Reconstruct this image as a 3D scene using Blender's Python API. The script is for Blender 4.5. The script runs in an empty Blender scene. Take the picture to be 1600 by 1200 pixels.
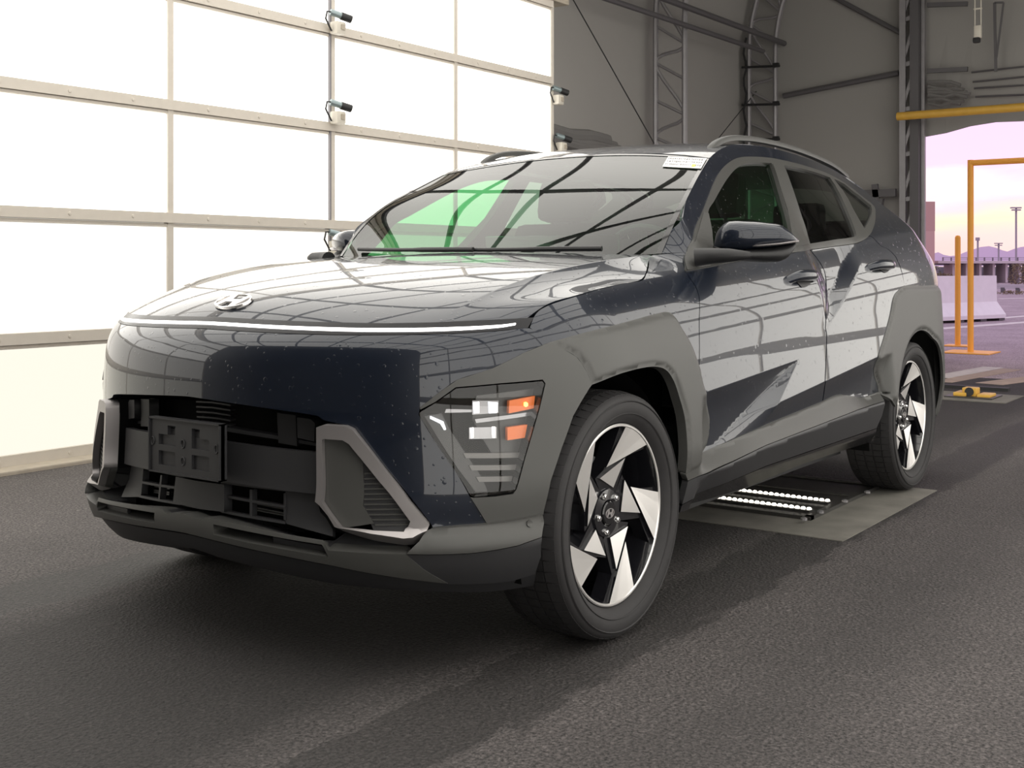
import bpy, bmesh, math, random
import numpy as np
from mathutils import Vector, Matrix
from mathutils.bvhtree import BVHTree
from mathutils.geometry import delaunay_2d_cdt

random.seed(7)
SC = bpy.context.scene
COL = SC.collection
PI = math.pi

# ----------------------------------------------------------------- camera
# level camera with a vertical lens shift, found by resection on the two wheels
FPX, PPY, YAW = 1828.8, 416.2, 0.62246
CAM = np.array([2.8372, 2.5427, 1.0402])
FWD = np.array([-math.cos(YAW), -math.sin(YAW), 0.0])
RGT = np.array([-math.sin(YAW), math.cos(YAW), 0.0])
cam_data = bpy.data.cameras.new('camera')
cam = bpy.data.objects.new('camera', cam_data)
COL.objects.link(cam)
cam.location = CAM
cam.rotation_euler = Vector(FWD).to_track_quat('-Z', 'Y').to_euler()
cam_data.sensor_fit = 'HORIZONTAL'
cam_data.sensor_width = 36.0
cam_data.lens = FPX / 1600 * 36
cam_data.shift_y = -(600 - PPY) / 1600
cam_data.clip_end = 2000
SC.camera = cam

# ----------------------------------------------------------------- look
SC.view_settings.view_transform = 'Standard'
SC.view_settings.look = 'None'
SC.view_settings.exposure = 0.0
SC.view_settings.gamma = 1.0
SC.view_settings.use_curve_mapping = False
SC.cycles.use_denoising = True
SC.cycles.max_bounces = 10
SC.cycles.diffuse_bounces = 4
SC.cycles.glossy_bounces = 5
SC.cycles.transparent_max_bounces = 16
SC.cycles.sample_clamp_indirect = 8.0

# ----------------------------------------------------------------- node helpers
def new_mat(name):
    m = bpy.data.materials.new(name)
    m.use_nodes = True
    nt = m.node_tree
    for n in list(nt.nodes):
        nt.nodes.remove(n)
    out = nt.nodes.new('ShaderNodeOutputMaterial')
    return m, nt, out

def nd(nt, typ, **kw):
    n = nt.nodes.new(typ)
    for k, v in kw.items():
        if k.startswith('_'):
            setattr(n, k[1:], v)
        else:
            key = int(k[1:]) if k[0] == 'i' and k[1:].isdigit() else k.replace('__', ' ')
            n.inputs[key].default_value = v
    return n

def rgba(c):
    return (c[0], c[1], c[2], 1.0)

def pbr(name, col, rough=0.5, metal=0.0, coat=0.0, coat_rough=0.03, spec=0.5,
        noise=0.0, nscale=40.0, bump=0.0, bscale=300.0, emit=None, estr=0.0, rnoise=0.0):
    m, nt, out = new_mat(name)
    b = nd(nt, 'ShaderNodeBsdfPrincipled')
    b.inputs['Base Color'].default_value = rgba(col)
    b.inputs['Roughness'].default_value = rough
    b.inputs['Metallic'].default_value = metal
    b.inputs['Coat Weight'].default_value = coat
    b.inputs['Coat Roughness'].default_value = coat_rough
    b.inputs['Specular IOR Level'].default_value = spec
    tc = nd(nt, 'ShaderNodeTexCoord')
    if noise > 0:
        n = nd(nt, 'ShaderNodeTexNoise', Scale=nscale, Detail=5.0)
        nt.links.new(tc.outputs['Object'], n.inputs['Vector'])
        mx = nd(nt, 'ShaderNodeMix', _data_type='RGBA')
        lo = [max(0, c * (1 - noise)) for c in col]
        hi = [c * (1 + noise) for c in col]
        mx.inputs[6].default_value = rgba(lo)
        mx.inputs[7].default_value = rgba(hi)
        nt.links.new(n.outputs[0], mx.inputs[0])
        nt.links.new(mx.outputs[2], b.inputs['Base Color'])
    if bump > 0:
        n2 = nd(nt, 'ShaderNodeTexNoise', Scale=bscale, Detail=3.0)
        nt.links.new(tc.outputs['Object'], n2.inputs['Vector'])
        bp = nd(nt, 'ShaderNodeBump', Strength=bump, Distance=0.002)
        nt.links.new(n2.outputs[0], bp.inputs['Height'])
        nt.links.new(bp.outputs[0], b.inputs['Normal'])
    if emit is not None:
        b.inputs['Emission Color'].default_value = rgba(emit)
        b.inputs['Emission Strength'].default_value = estr
    nt.links.new(b.outputs[0], out.inputs[0])
    return m

# ----------------------------------------------------------------- sky
world = bpy.data.worlds.new('sky')
SC.world = world
world.use_nodes = True
wt = world.node_tree
for n in list(wt.nodes):
    wt.nodes.remove(n)
w_out = wt.nodes.new('ShaderNodeOutputWorld')
w_bg = nd(wt, 'ShaderNodeBackground', Strength=1.25)
w_tc = wt.nodes.new('ShaderNodeTexCoord')
w_sep = wt.nodes.new('ShaderNodeSeparateXYZ')
wt.links.new(w_tc.outputs['Generated'], w_sep.inputs[0])
w_ramp = wt.nodes.new('ShaderNodeValToRGB')
cr = w_ramp.color_ramp
cr.elements[0].position = 0.0
cr.elements[0].color = (0.80, 0.62, 0.58, 1)
cr.elements[1].position = 1.0
cr.elements[1].color = (0.72, 0.70, 0.82, 1)
for p_, c_ in ((0.022, (0.95, 0.70, 0.66, 1)), (0.036, (1.0, 0.84, 0.60, 1)), (0.050, (.96, 0.72, 0.78, 1)), (0.066, (1.0, 0.96, 0.88, 1)), (0.082, (.95, .68, .92, 1)), (0.13, (0.92, 0.64, 0.93, 1)), (0.35, (0.82, 0.68, 0.88, 1))):
    e_ = cr.elements.new(p_)
    e_.color = c_
w_map = nd(wt, 'ShaderNodeMapping')
w_map.inputs['Scale'].default_value = (6, 6, 26)
wt.links.new(w_tc.outputs['Generated'], w_map.inputs[0])
w_n = nd(wt, 'ShaderNodeTexNoise', Scale=1.6, Detail=5.0)
wt.links.new(w_map.outputs[0], w_n.inputs['Vector'])
w_ad = nd(wt, 'ShaderNodeMath', _operation='MULTIPLY_ADD')
w_ad.inputs[1].default_value = 0.05
wt.links.new(w_n.outputs[0], w_ad.inputs[0])
w_sub = nd(wt, 'ShaderNodeMath', _operation='SUBTRACT')
w_sub.inputs[1].default_value = 0.025
wt.links.new(w_sep.outputs[2], w_sub.inputs[0])
wt.links.new(w_sub.outputs[0], w_ad.inputs[2])
wt.links.new(w_ad.outputs[0], w_ramp.inputs[0])
wt.links.new(w_ramp.outputs[0], w_bg.inputs[0])
wt.links.new(w_bg.outputs[0], w_out.inputs[0])

PANEL_LIGHT = 2.7      # radiance of the daylit translucent door panels

# ----------------------------------------------------------------- object helpers
def link(o, parent=None):
    COL.objects.link(o)
    if parent is not None:
        o.parent = parent
        o.matrix_parent_inverse = world_matrix(parent).inverted()
    return o

def world_matrix(o):
    if o.parent is None:
        return o.matrix_basis.copy()
    return world_matrix(o.parent) @ o.matrix_parent_inverse @ o.matrix_basis

def tag(o, label=None, cat=None, group=None, kind=None):
    if label: o['label'] = label
    if cat: o['category'] = cat
    if group: o['group'] = group
    if kind: o['kind'] = kind
    return o

def empty(name, loc, label, cat, group=None):
    o = bpy.data.objects.new(name, None)
    o.empty_display_size = 0.1
    o.location = loc
    COL.objects.link(o)
    return tag(o, label, cat, group)

def mesh_obj(name, verts, faces, mat, parent=None, smooth=True, normals=None, angle=None, midx=None, kind=None):
    me = bpy.data.meshes.new(name)
    me.from_pydata([tuple(map(float, v)) for v in verts], [], [tuple(map(int, f)) for f in faces])
    mats = mat if isinstance(mat, (list, tuple)) else [mat]
    for m in mats:
        me.materials.append(m)
    if midx is not None:
        me.polygons.foreach_set('material_index', [int(i) for i in midx])
    me.polygons.foreach_set('use_smooth', [smooth] * len(me.polygons))
    if normals is not None:
        me.normals_split_custom_set_from_vertices([tuple(map(float, n)) for n in normals])
    elif smooth and angle is not None:
        me.set_sharp_from_angle(angle=math.radians(angle))
    me.update()
    o = bpy.data.objects.new(name, me)
    link(o, parent)
    if kind: o['kind'] = kind
    return o

class MB:
    """collects simple solids, then links them as one mesh object"""
    def __init__(s):
        s.v, s.f, s.m = [], [], []
    def add(s, v, f, mi=0):
        o = len(s.v)
        s.v += [tuple(p) for p in v]
        s.f += [tuple(i + o for i in q) for q in f]
        s.m += [mi] * len(f)
        return s
    def box(s, c, d, rot=None, mi=0, bev=0.0):
        if bev > 0:
            bm = bmesh.new()
            bmesh.ops.create_cube(bm, size=1)
            for v in bm.verts:
                v.co = Vector((v.co.x * d[0], v.co.y * d[1], v.co.z * d[2]))
            bmesh.ops.bevel(bm, geom=list(bm.edges), offset=min(bev, min(d) * .45), segments=2, affect='EDGES', profile=.6)
            bm.verts.index_update()
            V = [v.co.copy() for v in bm.verts]
            F = [[v.index for v in f.verts] for f in bm.faces]
            bm.free()
        else:
            V = [Vector((x * d[0] / 2, y * d[1] / 2, z * d[2] / 2)) for x in (-1, 1) for y in (-1, 1) for z in (-1, 1)]
            F = [(0, 1, 3, 2), (4, 6, 7, 5), (0, 4, 5, 1), (2, 3, 7, 6), (0, 2, 6, 4), (1, 5, 7, 3)]
        if rot is not None:
            V = [rot @ p for p in V]
        c = Vector(c)
        return s.add([p + c for p in V], F, mi)
    def beam(s, a, b, w, h, mi=0, up=(0, 0, 1)):
        a, b = Vector(a), Vector(b)
        d = (b - a)
        L = d.length
        x = d.normalized()
        u = Vector(up)
        if abs(x.dot(u)) > .98:
            u = Vector((0, 1, 0))
        y = u.cross(x).normalized()
        z = x.cross(y)
        R = Matrix((x, y, z)).transposed()
        return s.box((a + b) / 2, (L, w, h), R, mi)
    def tube(s, pts, r, n=10, mi=0, cap=True, closed=False):
        pts = [Vector(p) for p in pts]
        rr = r if isinstance(r, (list, tuple)) else [r] * len(pts)
        N = len(pts)
        V, F = [], []
        prev = None
        for i, p in enumerate(pts):
            if closed:
                t = (pts[(i + 1) % N] - pts[i - 1]).normalized()
            else:
                t = (pts[min(i + 1, N - 1)] - pts[max(i - 1, 0)]).normalized()
            if prev is None:
                a = t.orthogonal().normalized()
            else:
                a = (prev - t * prev.dot(t)).normalized()
            prev = a
            b = t.cross(a)
            for k in range(n):
                q = 2 * PI * k / n
                V.append(p + (a * math.cos(q) + b * math.sin(q)) * rr[i])
        M = N if closed else N - 1
        for i in range(M):
            for k in range(n):
                j = (i + 1) % N
                F.append((i * n + k, i * n + (k + 1) % n, j * n + (k + 1) % n, j * n + k))
        if cap and not closed:
            F.append(tuple(range(n - 1, -1, -1)))
            F.append(tuple((N - 1) * n + k for k in range(n)))
        return s.add(V, F, mi)
    def cyl(s, a, b, r, n=16, mi=0):
        return s.tube([a, b], r, n, mi)
    def lathe(s, prof, c=(0, 0, 0), axis='z', n=32, mi=0, closed=False):
        V, F = [], []
        for (r, h) in prof:
            for k in range(n):
                q = 2 * PI * k / n
                p = (r * math.cos(q), r * math.sin(q), h)
                if axis == 'y': p = (p[0], h, p[1])
                if axis == 'x': p = (h, p[0], p[1])
                V.append(Vector(p) + Vector(c))
        for i in range(len(prof) - 1):
            for k in range(n):
                F.append((i * n + k, i * n + (k + 1) % n, (i + 1) * n + (k + 1) % n, (i + 1) * n + k))
        return s.add(V, F, mi)
    def prism(s, poly, f0, f1, mi=0, mi_top=None):
        """poly: 2-D points; f0/f1 map (a, b) to the two end loops"""
        n = len(poly)
        V = [f0(*p) for p in poly] + [f1(*p) for p in poly]
        o = len(s.v)
        F = [tuple(range(n - 1, -1, -1))] + [(i, (i + 1) % n, n + (i + 1) % n, n + i) for i in range(n)]
        s.add(V, F, mi)
        s.f.append(tuple(o + n + i for i in range(n)))
        s.m.append(mi if mi_top is None else mi_top)
        return s
    def build(s, name, mat, parent=None, smooth=False, angle=35, kind=None):
        o = mesh_obj(name, s.v, s.f, mat, parent, smooth=smooth, angle=angle if smooth else None, midx=s.m, kind=kind)
        bm = bmesh.new()
        bm.from_mesh(o.data)
        bmesh.ops.recalc_face_normals(bm, faces=list(bm.faces))
        bm.to_mesh(o.data)
        bm.free()
        if smooth:
            o.data.set_sharp_from_angle(angle=math.radians(angle))
        return o

# ----------------------------------------------------------------- picture measurement
def ray(px, py):
    return FWD + RGT * (px - 800) / FPX + np.array([0, 0, 1.0]) * (PPY - py) / FPX

def on_plane(px, py, point, normal):
    d = ray(px, py)
    n = np.asarray(normal, float)
    t = ((np.asarray(point, float) - CAM) @ n) / (d @ n)
    return CAM + t * d

def on_y(px, py, y): return on_plane(px, py, (0, y, 0), (0, 1, 0))
def on_x(px, py, x): return on_plane(px, py, (x, 0, 0), (1, 0, 0))
def on_z(px, py, z): return on_plane(px, py, (0, 0, z), (0, 0, 1))

def smoothstep(a, b, x):
    t = np.clip((np.asarray(x, float) - a) / (b - a), 0, 1)
    return t * t * (3 - 2 * t)

def pchip(xs, ys):
    xs, ys = np.array(xs, float), np.array(ys, float)
    h = np.diff(xs)
    d = np.diff(ys) / h
    m = np.zeros_like(xs)
    for i in range(1, len(xs) - 1):
        if d[i - 1] * d[i] > 0:
            w1, w2 = 2 * h[i] + h[i - 1], h[i] + 2 * h[i - 1]
            m[i] = (w1 + w2) / (w1 / d[i - 1] + w2 / d[i])
    m[0], m[-1] = d[0], d[-1]
    def f(x):
        x = np.asarray(x, float)
        xc = np.clip(x, xs[0], xs[-1])
        i = np.clip(np.searchsorted(xs, xc) - 1, 0, len(xs) - 2)
        t = (xc - xs[i]) / h[i]
        r = ((1 + 2 * t) * (1 - t) ** 2 * ys[i] + t * (1 - t) ** 2 * h[i] * m[i] +
             t * t * (3 - 2 * t) * ys[i + 1] + t * t * (t - 1) * h[i] * m[i + 1])
        return r + np.where(x < xs[0], (x - xs[0]) * m[0], 0) + np.where(x > xs[-1], (x - xs[-1]) * m[-1], 0)
    return f
# =================================================================== BUILDING
def struct(o): 
    o['kind'] = 'structure'
    return o

def asphalt_mat(name, base, tracks):
    m, nt, out = new_mat(name)
    b = nd(nt, 'ShaderNodeBsdfPrincipled')
    tc = nd(nt, 'ShaderNodeTexCoord')
    L = nt.links.new
    def mathn(op, a=None, b_=None, c=None):
        n = nd(nt, 'ShaderNodeMath', _operation=op)
        for i, v in enumerate((a, b_, c)):
            if v is None: continue
            if isinstance(v, (int, float)): n.inputs[i].default_value = v
            else: L(v, n.inputs[i])
        return n.outputs[0]
    n1 = nd(nt, 'ShaderNodeTexNoise', Scale=105.0, Detail=2.0, Roughness=.8); L(tc.outputs['Object'], n1.inputs['Vector'])
    n2 = nd(nt, 'ShaderNodeTexNoise', Scale=1.1, Detail=6.0, Roughness=.62); L(tc.outputs['Object'], n2.inputs['Vector'])
    v1 = nd(nt, 'ShaderNodeTexVoronoi', Scale=95.0); L(tc.outputs['Object'], v1.inputs['Vector'])
    g = mathn('MAXIMUM', mathn('MULTIPLY_ADD', n1.outputs[0], 5.5, -1.75), .10)
    spc = nt.nodes.new('ShaderNodeSeparateColor'); L(v1.outputs['Color'], spc.inputs[0])
    g = mathn('ADD', g, mathn('MULTIPLY', mathn('MAXIMUM', mathn('SUBTRACT', spc.outputs[0], .86), 0), 4.5))
    g2 = mathn('MULTIPLY_ADD', n2.outputs[0], 1.0, .5)
    g = mathn('MULTIPLY', g, g2)
    rough_src = None
    if tracks:
        sep = nt.nodes.new('ShaderNodeSeparateXYZ'); L(tc.outputs['Object'], sep.inputs[0])
        mp = nd(nt, 'ShaderNodeMapping'); mp.inputs['Scale'].default_value = (2.2, 7.0, 1); L(tc.outputs['Object'], mp.inputs[0])
        n3 = nd(nt, 'ShaderNodeTexNoise', Scale=1.8, Detail=8.0, Roughness=.74); L(mp.outputs[0], n3.inputs['Vector'])
        wob = mathn('MULTIPLY_ADD', n3.outputs[0], .26, -.13)
        yy = mathn('ADD', sep.outputs[1], wob)
        mask = None
        for (c, h) in ((.865, .145), (-.87, .15)):
            d = mathn('ABSOLUTE', mathn('SUBTRACT', yy, c))
            mr = nd(nt, 'ShaderNodeMapRange'); mr.interpolation_type = 'SMOOTHSTEP'
            L(d, mr.inputs[0]); mr.inputs[1].default_value = h - .02; mr.inputs[2].default_value = h + .02
            mr.inputs[3].default_value = 1; mr.inputs[4].default_value = 0
            mask = mr.outputs[0] if mask is None else mathn('MAXIMUM', mask, mr.outputs[0])
        # damp middle, darkened further to paint in dimmer foreground light; faint second track
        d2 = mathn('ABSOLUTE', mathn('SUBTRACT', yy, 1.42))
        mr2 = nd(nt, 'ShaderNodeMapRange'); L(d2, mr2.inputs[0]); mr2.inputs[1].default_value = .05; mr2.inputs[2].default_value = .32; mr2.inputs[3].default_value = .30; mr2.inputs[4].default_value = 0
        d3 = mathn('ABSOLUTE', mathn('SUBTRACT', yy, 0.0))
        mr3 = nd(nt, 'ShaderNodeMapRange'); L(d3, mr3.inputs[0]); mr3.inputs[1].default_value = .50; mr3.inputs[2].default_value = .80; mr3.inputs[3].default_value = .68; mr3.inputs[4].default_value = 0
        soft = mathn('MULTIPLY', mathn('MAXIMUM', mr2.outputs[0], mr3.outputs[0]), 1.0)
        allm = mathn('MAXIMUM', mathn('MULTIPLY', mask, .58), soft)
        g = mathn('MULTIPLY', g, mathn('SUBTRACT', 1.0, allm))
        # light from the far door painted in: asphalt paler towards its curb
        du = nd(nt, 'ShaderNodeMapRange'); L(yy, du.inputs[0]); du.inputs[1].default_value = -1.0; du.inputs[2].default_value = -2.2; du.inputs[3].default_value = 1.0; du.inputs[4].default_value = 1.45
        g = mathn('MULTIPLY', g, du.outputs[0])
        rough_src = mathn('MULTIPLY_ADD', mask, -.12, .82)
    mx = nd(nt, 'ShaderNodeMix', _data_type='RGBA')
    mx.clamp_factor = False
    mx.inputs[6].default_value = (0, 0, 0, 1); mx.inputs[7].default_value = rgba(base)
    L(g, mx.inputs[0]); L(mx.outputs[2], b.inputs['Base Color'])
    if rough_src is not None: L(rough_src, b.inputs['Roughness'])
    else: b.inputs['Roughness'].default_value = .85
    bp = nd(nt, 'ShaderNodeBump', Strength=.8, Distance=.005)
    hs = mathn('ADD', n1.outputs[0], mathn('MULTIPLY', v1.outputs[0], .8))
    L(hs, bp.inputs['Height']); L(bp.outputs[0], b.inputs['Normal'])
    L(b.outputs[0], out.inputs[0])
    return m

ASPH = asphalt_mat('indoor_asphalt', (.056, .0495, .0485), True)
ASPHO = asphalt_mat('outdoor_asphalt', (.33, .255, .285), False)
CONC = pbr('dusty_concrete', (.15, .142, .125), .85, noise=.5, nscale=7, bump=.3, bscale=120)
CONCW = pbr('white_barrier_concrete', (.78, .74, .76), .85, noise=.08, nscale=6)
CURB = pbr('cream_concrete_curb', (.42, .37, .30), .85, noise=.2, nscale=14)
ALU = pbr('pale_aluminium_rail', (.62, .57, .50), .55, metal=.0, noise=.06, nscale=20)
ALUDK = pbr('shadow_gap_grey', (.20, .19, .20), .6)
FABRIC = pbr('grey_tension_fabric', (.30, .29, .275), .92, noise=.07, nscale=.9, bump=.2, bscale=2.0)
FABRICD = pbr('dark_grey_fabric', (.16, .155, .15), .92, noise=.15, nscale=2)
GALV = pbr('galvanised_tube', (.30, .29, .30), .45, metal=.6, noise=.12, nscale=12)
GALVD = pbr('dark_galvanised_steel', (.12, .115, .12), .55, metal=.4)
BLKCAB = pbr('black_cable', (.015, .015, .016), .6)
YELLOW = pbr('yellow_painted_pipe', (.62, .36, .055), .45, noise=.1, nscale=15)
ORANGE = pbr('orange_yellow_post_paint', (.95, .44, .06), .5)
STEELD = pbr('dark_steel_plate', (.055, .053, .050), .45, metal=.4, noise=.3, nscale=14)
BULB = pbr('lit_warm_led', (1, 1, 1), .3, emit=(1.0, .93, .80), estr=7.0)
CREAMP = pbr('cream_plastic', (.62, .58, .50), .5)

def daylit(name, col, strength):
    m, nt, out = new_mat(name)
    em = nd(nt, 'ShaderNodeEmission', Strength=strength)
    em.inputs[0].default_value = rgba(col)
    nt.links.new(em.outputs[0], out.inputs[0])
    return m
DAYLIT = daylit('daylit_translucent_panel', (1.0, .965, .90), PANEL_LIGHT)
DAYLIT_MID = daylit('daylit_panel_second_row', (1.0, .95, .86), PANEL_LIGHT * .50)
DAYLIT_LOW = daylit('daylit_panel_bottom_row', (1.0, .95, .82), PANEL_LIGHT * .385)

# floor and ground
mb = MB(); mb.add([(9, -3.9, 0), (9, 3.9, 0), (-8.6, 3.9, 0), (-8.6, -3.9, 0)], [(0, 1, 2, 3)])
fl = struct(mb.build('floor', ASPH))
mb = MB(); mb.add([(-8.6, -60, -.002), (-8.6, 60, -.002), (-900, 900, -.002), (-900, -900, -.002)], [(0, 1, 2, 3)])
struct(mb.build('outdoor_pavement', ASPHO))

# tension-fabric tunnel: walls and arched ceiling
WY, SPR = 3.72, 3.7
X0, X1 = 8.8, -10.95
def arch_pt(q, r=0.0):          # q 0..pi across the vault, left (-y) to right (+y)
    return (-(WY - r) * math.cos(q), SPR + (2.9 - r) * math.sin(q))
for nm, s in (('wall_left', -1), ('wall_right', 1)):
    mb = MB(); nx_ = 24
    for i in range(nx_):
        a, b = X0 + (X1 - X0) * i / nx_, X0 + (X1 - X0) * (i + 1) / nx_
        mb.add([(a, s * WY, 0), (b, s * WY, 0), (b, s * WY, SPR), (a, s * WY, SPR)], [(0, 1, 2, 3)])
    struct(mb.build(nm, FABRIC))
mb = MB(); n = 28
V, F = [], []
for i in range(n + 1):
    y, z = arch_pt(PI * i / n)
    V += [(X0, y, z), (X1, y, z)]
for i in range(n): F.append((2 * i, 2 * i + 1, 2 * i + 3, 2 * i + 2))
mb.add(V, F)
struct(mb.build('ceiling', FABRIC, smooth=True, angle=60))
def end_wall(name, x, hole, mat):
    mb = MB()
    top = [arch_pt(PI * i / n) for i in range(n + 1)]
    if hole is None:
        mb.add([(x, -WY, 0)] + [(x, *p) for p in top] + [(x, WY, 0)], [tuple(range(n + 3))])
    else:
        (y0, y1, zl) = hole
        mb.add([(x, -WY, 0), (x, y0, 0), (x, y0, SPR), (x, -WY, SPR)], [(0, 1, 2, 3)])
        mb.add([(x, y1, 0), (x, WY, 0), (x, WY, SPR), (x, y1, SPR)], [(0, 1, 2, 3)])
        # header with a drooping lower hem
        k = 14
        V = [(x + .05 * math.sin(9 * i / k), y0 + (y1 - y0) * i / k, zl(i / k)) for i in range(k + 1)] + [(x, y0 + (y1 - y0) * i / k, SPR) for i in range(k + 1)]
        mb.add(V, [(i, i + 1, k + 2 + i, k + 1 + i) for i in range(k)])
        mb.add([(x, *p) for p in top], [tuple(range(n + 1))])
    return struct(mb.build(name, mat))
YJ = float(on_x(1442, 300, X1)[1])
hem = [float(on_x(px, py, X1)[2]) for px, py in ((1455, 214), (1478, 209), (1500, 203), (1530, 195), (1560, 191.5), (1600, 190))]
hemy = [float(on_x(px, py, X1)[1]) for px, py in ((1455, 214), (1478, 209), (1500, 203), (1530, 195), (1560, 191.5), (1600, 190))]
end_wall('wall_back', X1, (YJ, 2.3, lambda t: float(np.interp(YJ + (2.3 - YJ) * t, hemy, hem))), FABRIC)
end_wall('wall_front', X0, None, FABRICD)

# sectional doors of daylit panels on both sides of the car
PW, PH, XE = 1.331, .655, -5.52
def section_door(name, y, s, NX=7):
    XE = 3.797 - NX * PW
    d = bpy.data.objects.new(name, None)
    d['kind'] = 'structure'
    d.location = (XE + NX / 2 * PW, y, 0)
    COL.objects.link(d)
    mbp = MB(); mbp.box((0, 0, 0), (PW - .04, .02, PH - .085))
    mbr = MB(); mbr.box((0, s * .012, .012), (PW, .045, .058)); mbr.box((0, s * .004, -.030), (PW, .03, .016))
    mbs = MB(); mbs.box((0, s * .005, 0), (.040, .036, 5 * PH))
    mbb = MB(); mbb.lathe([(.0, .005), (.009, .004), (.011, 0)], axis='y', n=8)
    protos = {}
    def put(key, mbx, mat, loc):
        if key not in protos:
            o = mbx.build(key.split('_')[0] if key.startswith('panel') else key, mat, d)
            protos[key] = o
            o.location = loc
        else:
            p = protos[key]
            o = p.copy()
            COL.objects.link(o)
            o.location = loc
        return o
    for i in range(NX):
        for j in range(5):
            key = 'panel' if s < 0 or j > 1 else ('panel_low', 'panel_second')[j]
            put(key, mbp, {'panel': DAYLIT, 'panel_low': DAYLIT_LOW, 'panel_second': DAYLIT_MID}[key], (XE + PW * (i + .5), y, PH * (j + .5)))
        for j in range(6):
            put('rail', mbr, ALU, (XE + PW * (i + .5), y, PH * j + (.035 if j == 0 else 0)))
            if s > 0:
                for bx in (.20, .5, .80):
                    o = put('bolt', mbb, ALU, (XE + PW * (i + bx), y + .0345, PH * j + .012 + (.035 if j == 0 else 0)))
    for i in range(NX + 1):
        o = put('stile', mbs, ALU, (XE + PW * i, y, 2.5 * PH))
    mbk = MB(); mbk.box((0, 0, 0), (.012, .05, 5 * PH))
    o = mbk.build('section_seam', ALUDK, d)
    o.location = (XE + PW * (NX - 5) + .027, y + s * .004, 2.5 * PH)
    return d
section_door('door_1', -3.05, 1)
section_door('door_2', 3.05, -1, 10)
mb = MB(); mb.box((XE + 3.5 * PW - .1, -3.08, 5 * PH + .065), (7 * PW + .25, .16, .05), bev=.01)
struct(mb.build('trim_1', CURB))
mb = MB(); mb.box((XE + 2 * PW - .1, 3.08, 5 * PH + .065), (10 * PW + .25, .16, .05), bev=.01)
struct(mb.build('trim_2', CURB))
# translucent roof lights over the bay (the grid mirrored in the windscreen)
sk = bpy.data.objects.new('window_1', None); sk['kind'] = 'structure'; sk.location = (-.9, -1.1, 4.1); COL.objects.link(sk)
SKP = [(-3.03, 3.40), (-2.72, 3.86), (-2.25, 4.08), (-1.3, 4.22), (-.35, 4.30), (.60, 4.32), (1.5, 4.26), (2.3, 4.10), (2.74, 3.88), (3.03, 3.40)]
for i in range(7):
    for j in range(len(SKP) - 1):
        if i < 2 and j > 4: continue
        (ya, za), (yb, zb) = SKP[j], SKP[j + 1]
        xa, xb = XE + PW * i + .03, XE + PW * (i + 1) - .03
        tv = Vector((0, yb - ya, zb - za)).normalized() * .03
        nv = Vector((0, -(zb - za), yb - ya)).normalized() * .02
        a0, b0 = Vector((0, ya, za)) + tv, Vector((0, yb, zb)) - tv
        mb = MB()
        mb.add([a0 + Vector((xa, 0, 0)), a0 + Vector((xb, 0, 0)), b0 + Vector((xb, 0, 0)), b0 + Vector((xa, 0, 0)),
                a0 + nv + Vector((xa, 0, 0)), a0 + nv + Vector((xb, 0, 0)), b0 + nv + Vector((xb, 0, 0)), b0 + nv + Vector((xa, 0, 0))],
               [(0, 1, 2, 3), (7, 6, 5, 4), (0, 4, 5, 1), (1, 5, 6, 2), (2, 6, 7, 3), (3, 7, 4, 0)])
        mb.build('pane', DAYLIT, sk)
for i in range(8):
    MB().tube([(XE + PW * i, y, z) for y, z in (SKP if i > 1 else SKP[:6])], .055, 8).build('rafter', GALVD, sk, smooth=True)
for k, (y, z) in enumerate(SKP):
    MB().cyl((XE + (2 * PW if k > 5 else 0), y, z), (XE + 7 * PW, y, z), .03, 6).build('purlin', GALVD, sk, smooth=True)
mb = MB(); mb.box((1.6, -3.06, .006), (14.2, .36, .03), bev=.008)
struct(mb.build('trim_3', CURB))
for nm, s in (('trim_4', -1), ('trim_5', 1)):     # fabric valance closing the gap above each door
    mb = MB(); mb.box((XE + 3.5 * PW, s * 3.30, 3.9), (7 * PW, .06, 1.1))
    struct(mb.build(nm, FABRIC))
# =================================================================== CAR SURFACES
# car axes: x forward from the front axle, y to the car's left, z up
XR, SF, SR = -2.85, 0.85, 0.65       # rear corner start; arc scale of the front and rear wraps
UC = SF * PI / 2                     # u of the nose centre line

_up_door = pchip([-.62, -.45, -.32, -.25, -.19, -.14, -.10, -.06, -.02, 0, .05, .15, .25, .33, .38, .42, .46, .52],
                 [.931, .922, .9145, .910, .902, .889, .873, .8545, .8345, .825, .795, .741, .688, .646, .615, .587, .55, .48])
_up_fend = pchip([-.62, -.45, -.32, -.25, -.19, -.14, -.10, -.06, -.03, 0, .045, .12, .3],
                 [.925, .920, .9145, .910, .902, .889, .873, .8515, .828, .792, .70, .55, .3])
_low_plain = pchip([.12, .2, .25, .32, .40, .5, .6], [.17, .085, .055, .03, .012, .0, .0])
_nose_x = pchip([.12, .15, .20, .25, .30, .36, .42, .50, .60, .66, .73, .79, .83, .86, .885, .908, .94, .965, .99, 1.02, 1.06, 1.12],
                [.56, .62, .70, .755, .785, .796, .792, .787, .788, .790, .788, .782, .77, .747, .714, .676, .60, .53, .454, .36, .22, .02])
_tail_x = pchip([.15, .25, .4, .6, .8, .95, 1.05, 1.12, 1.19, 1.33, 1.5],
                [.45, .52, .60, .62, .63, .63, .58, .46, .31, .03, .02])

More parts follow.
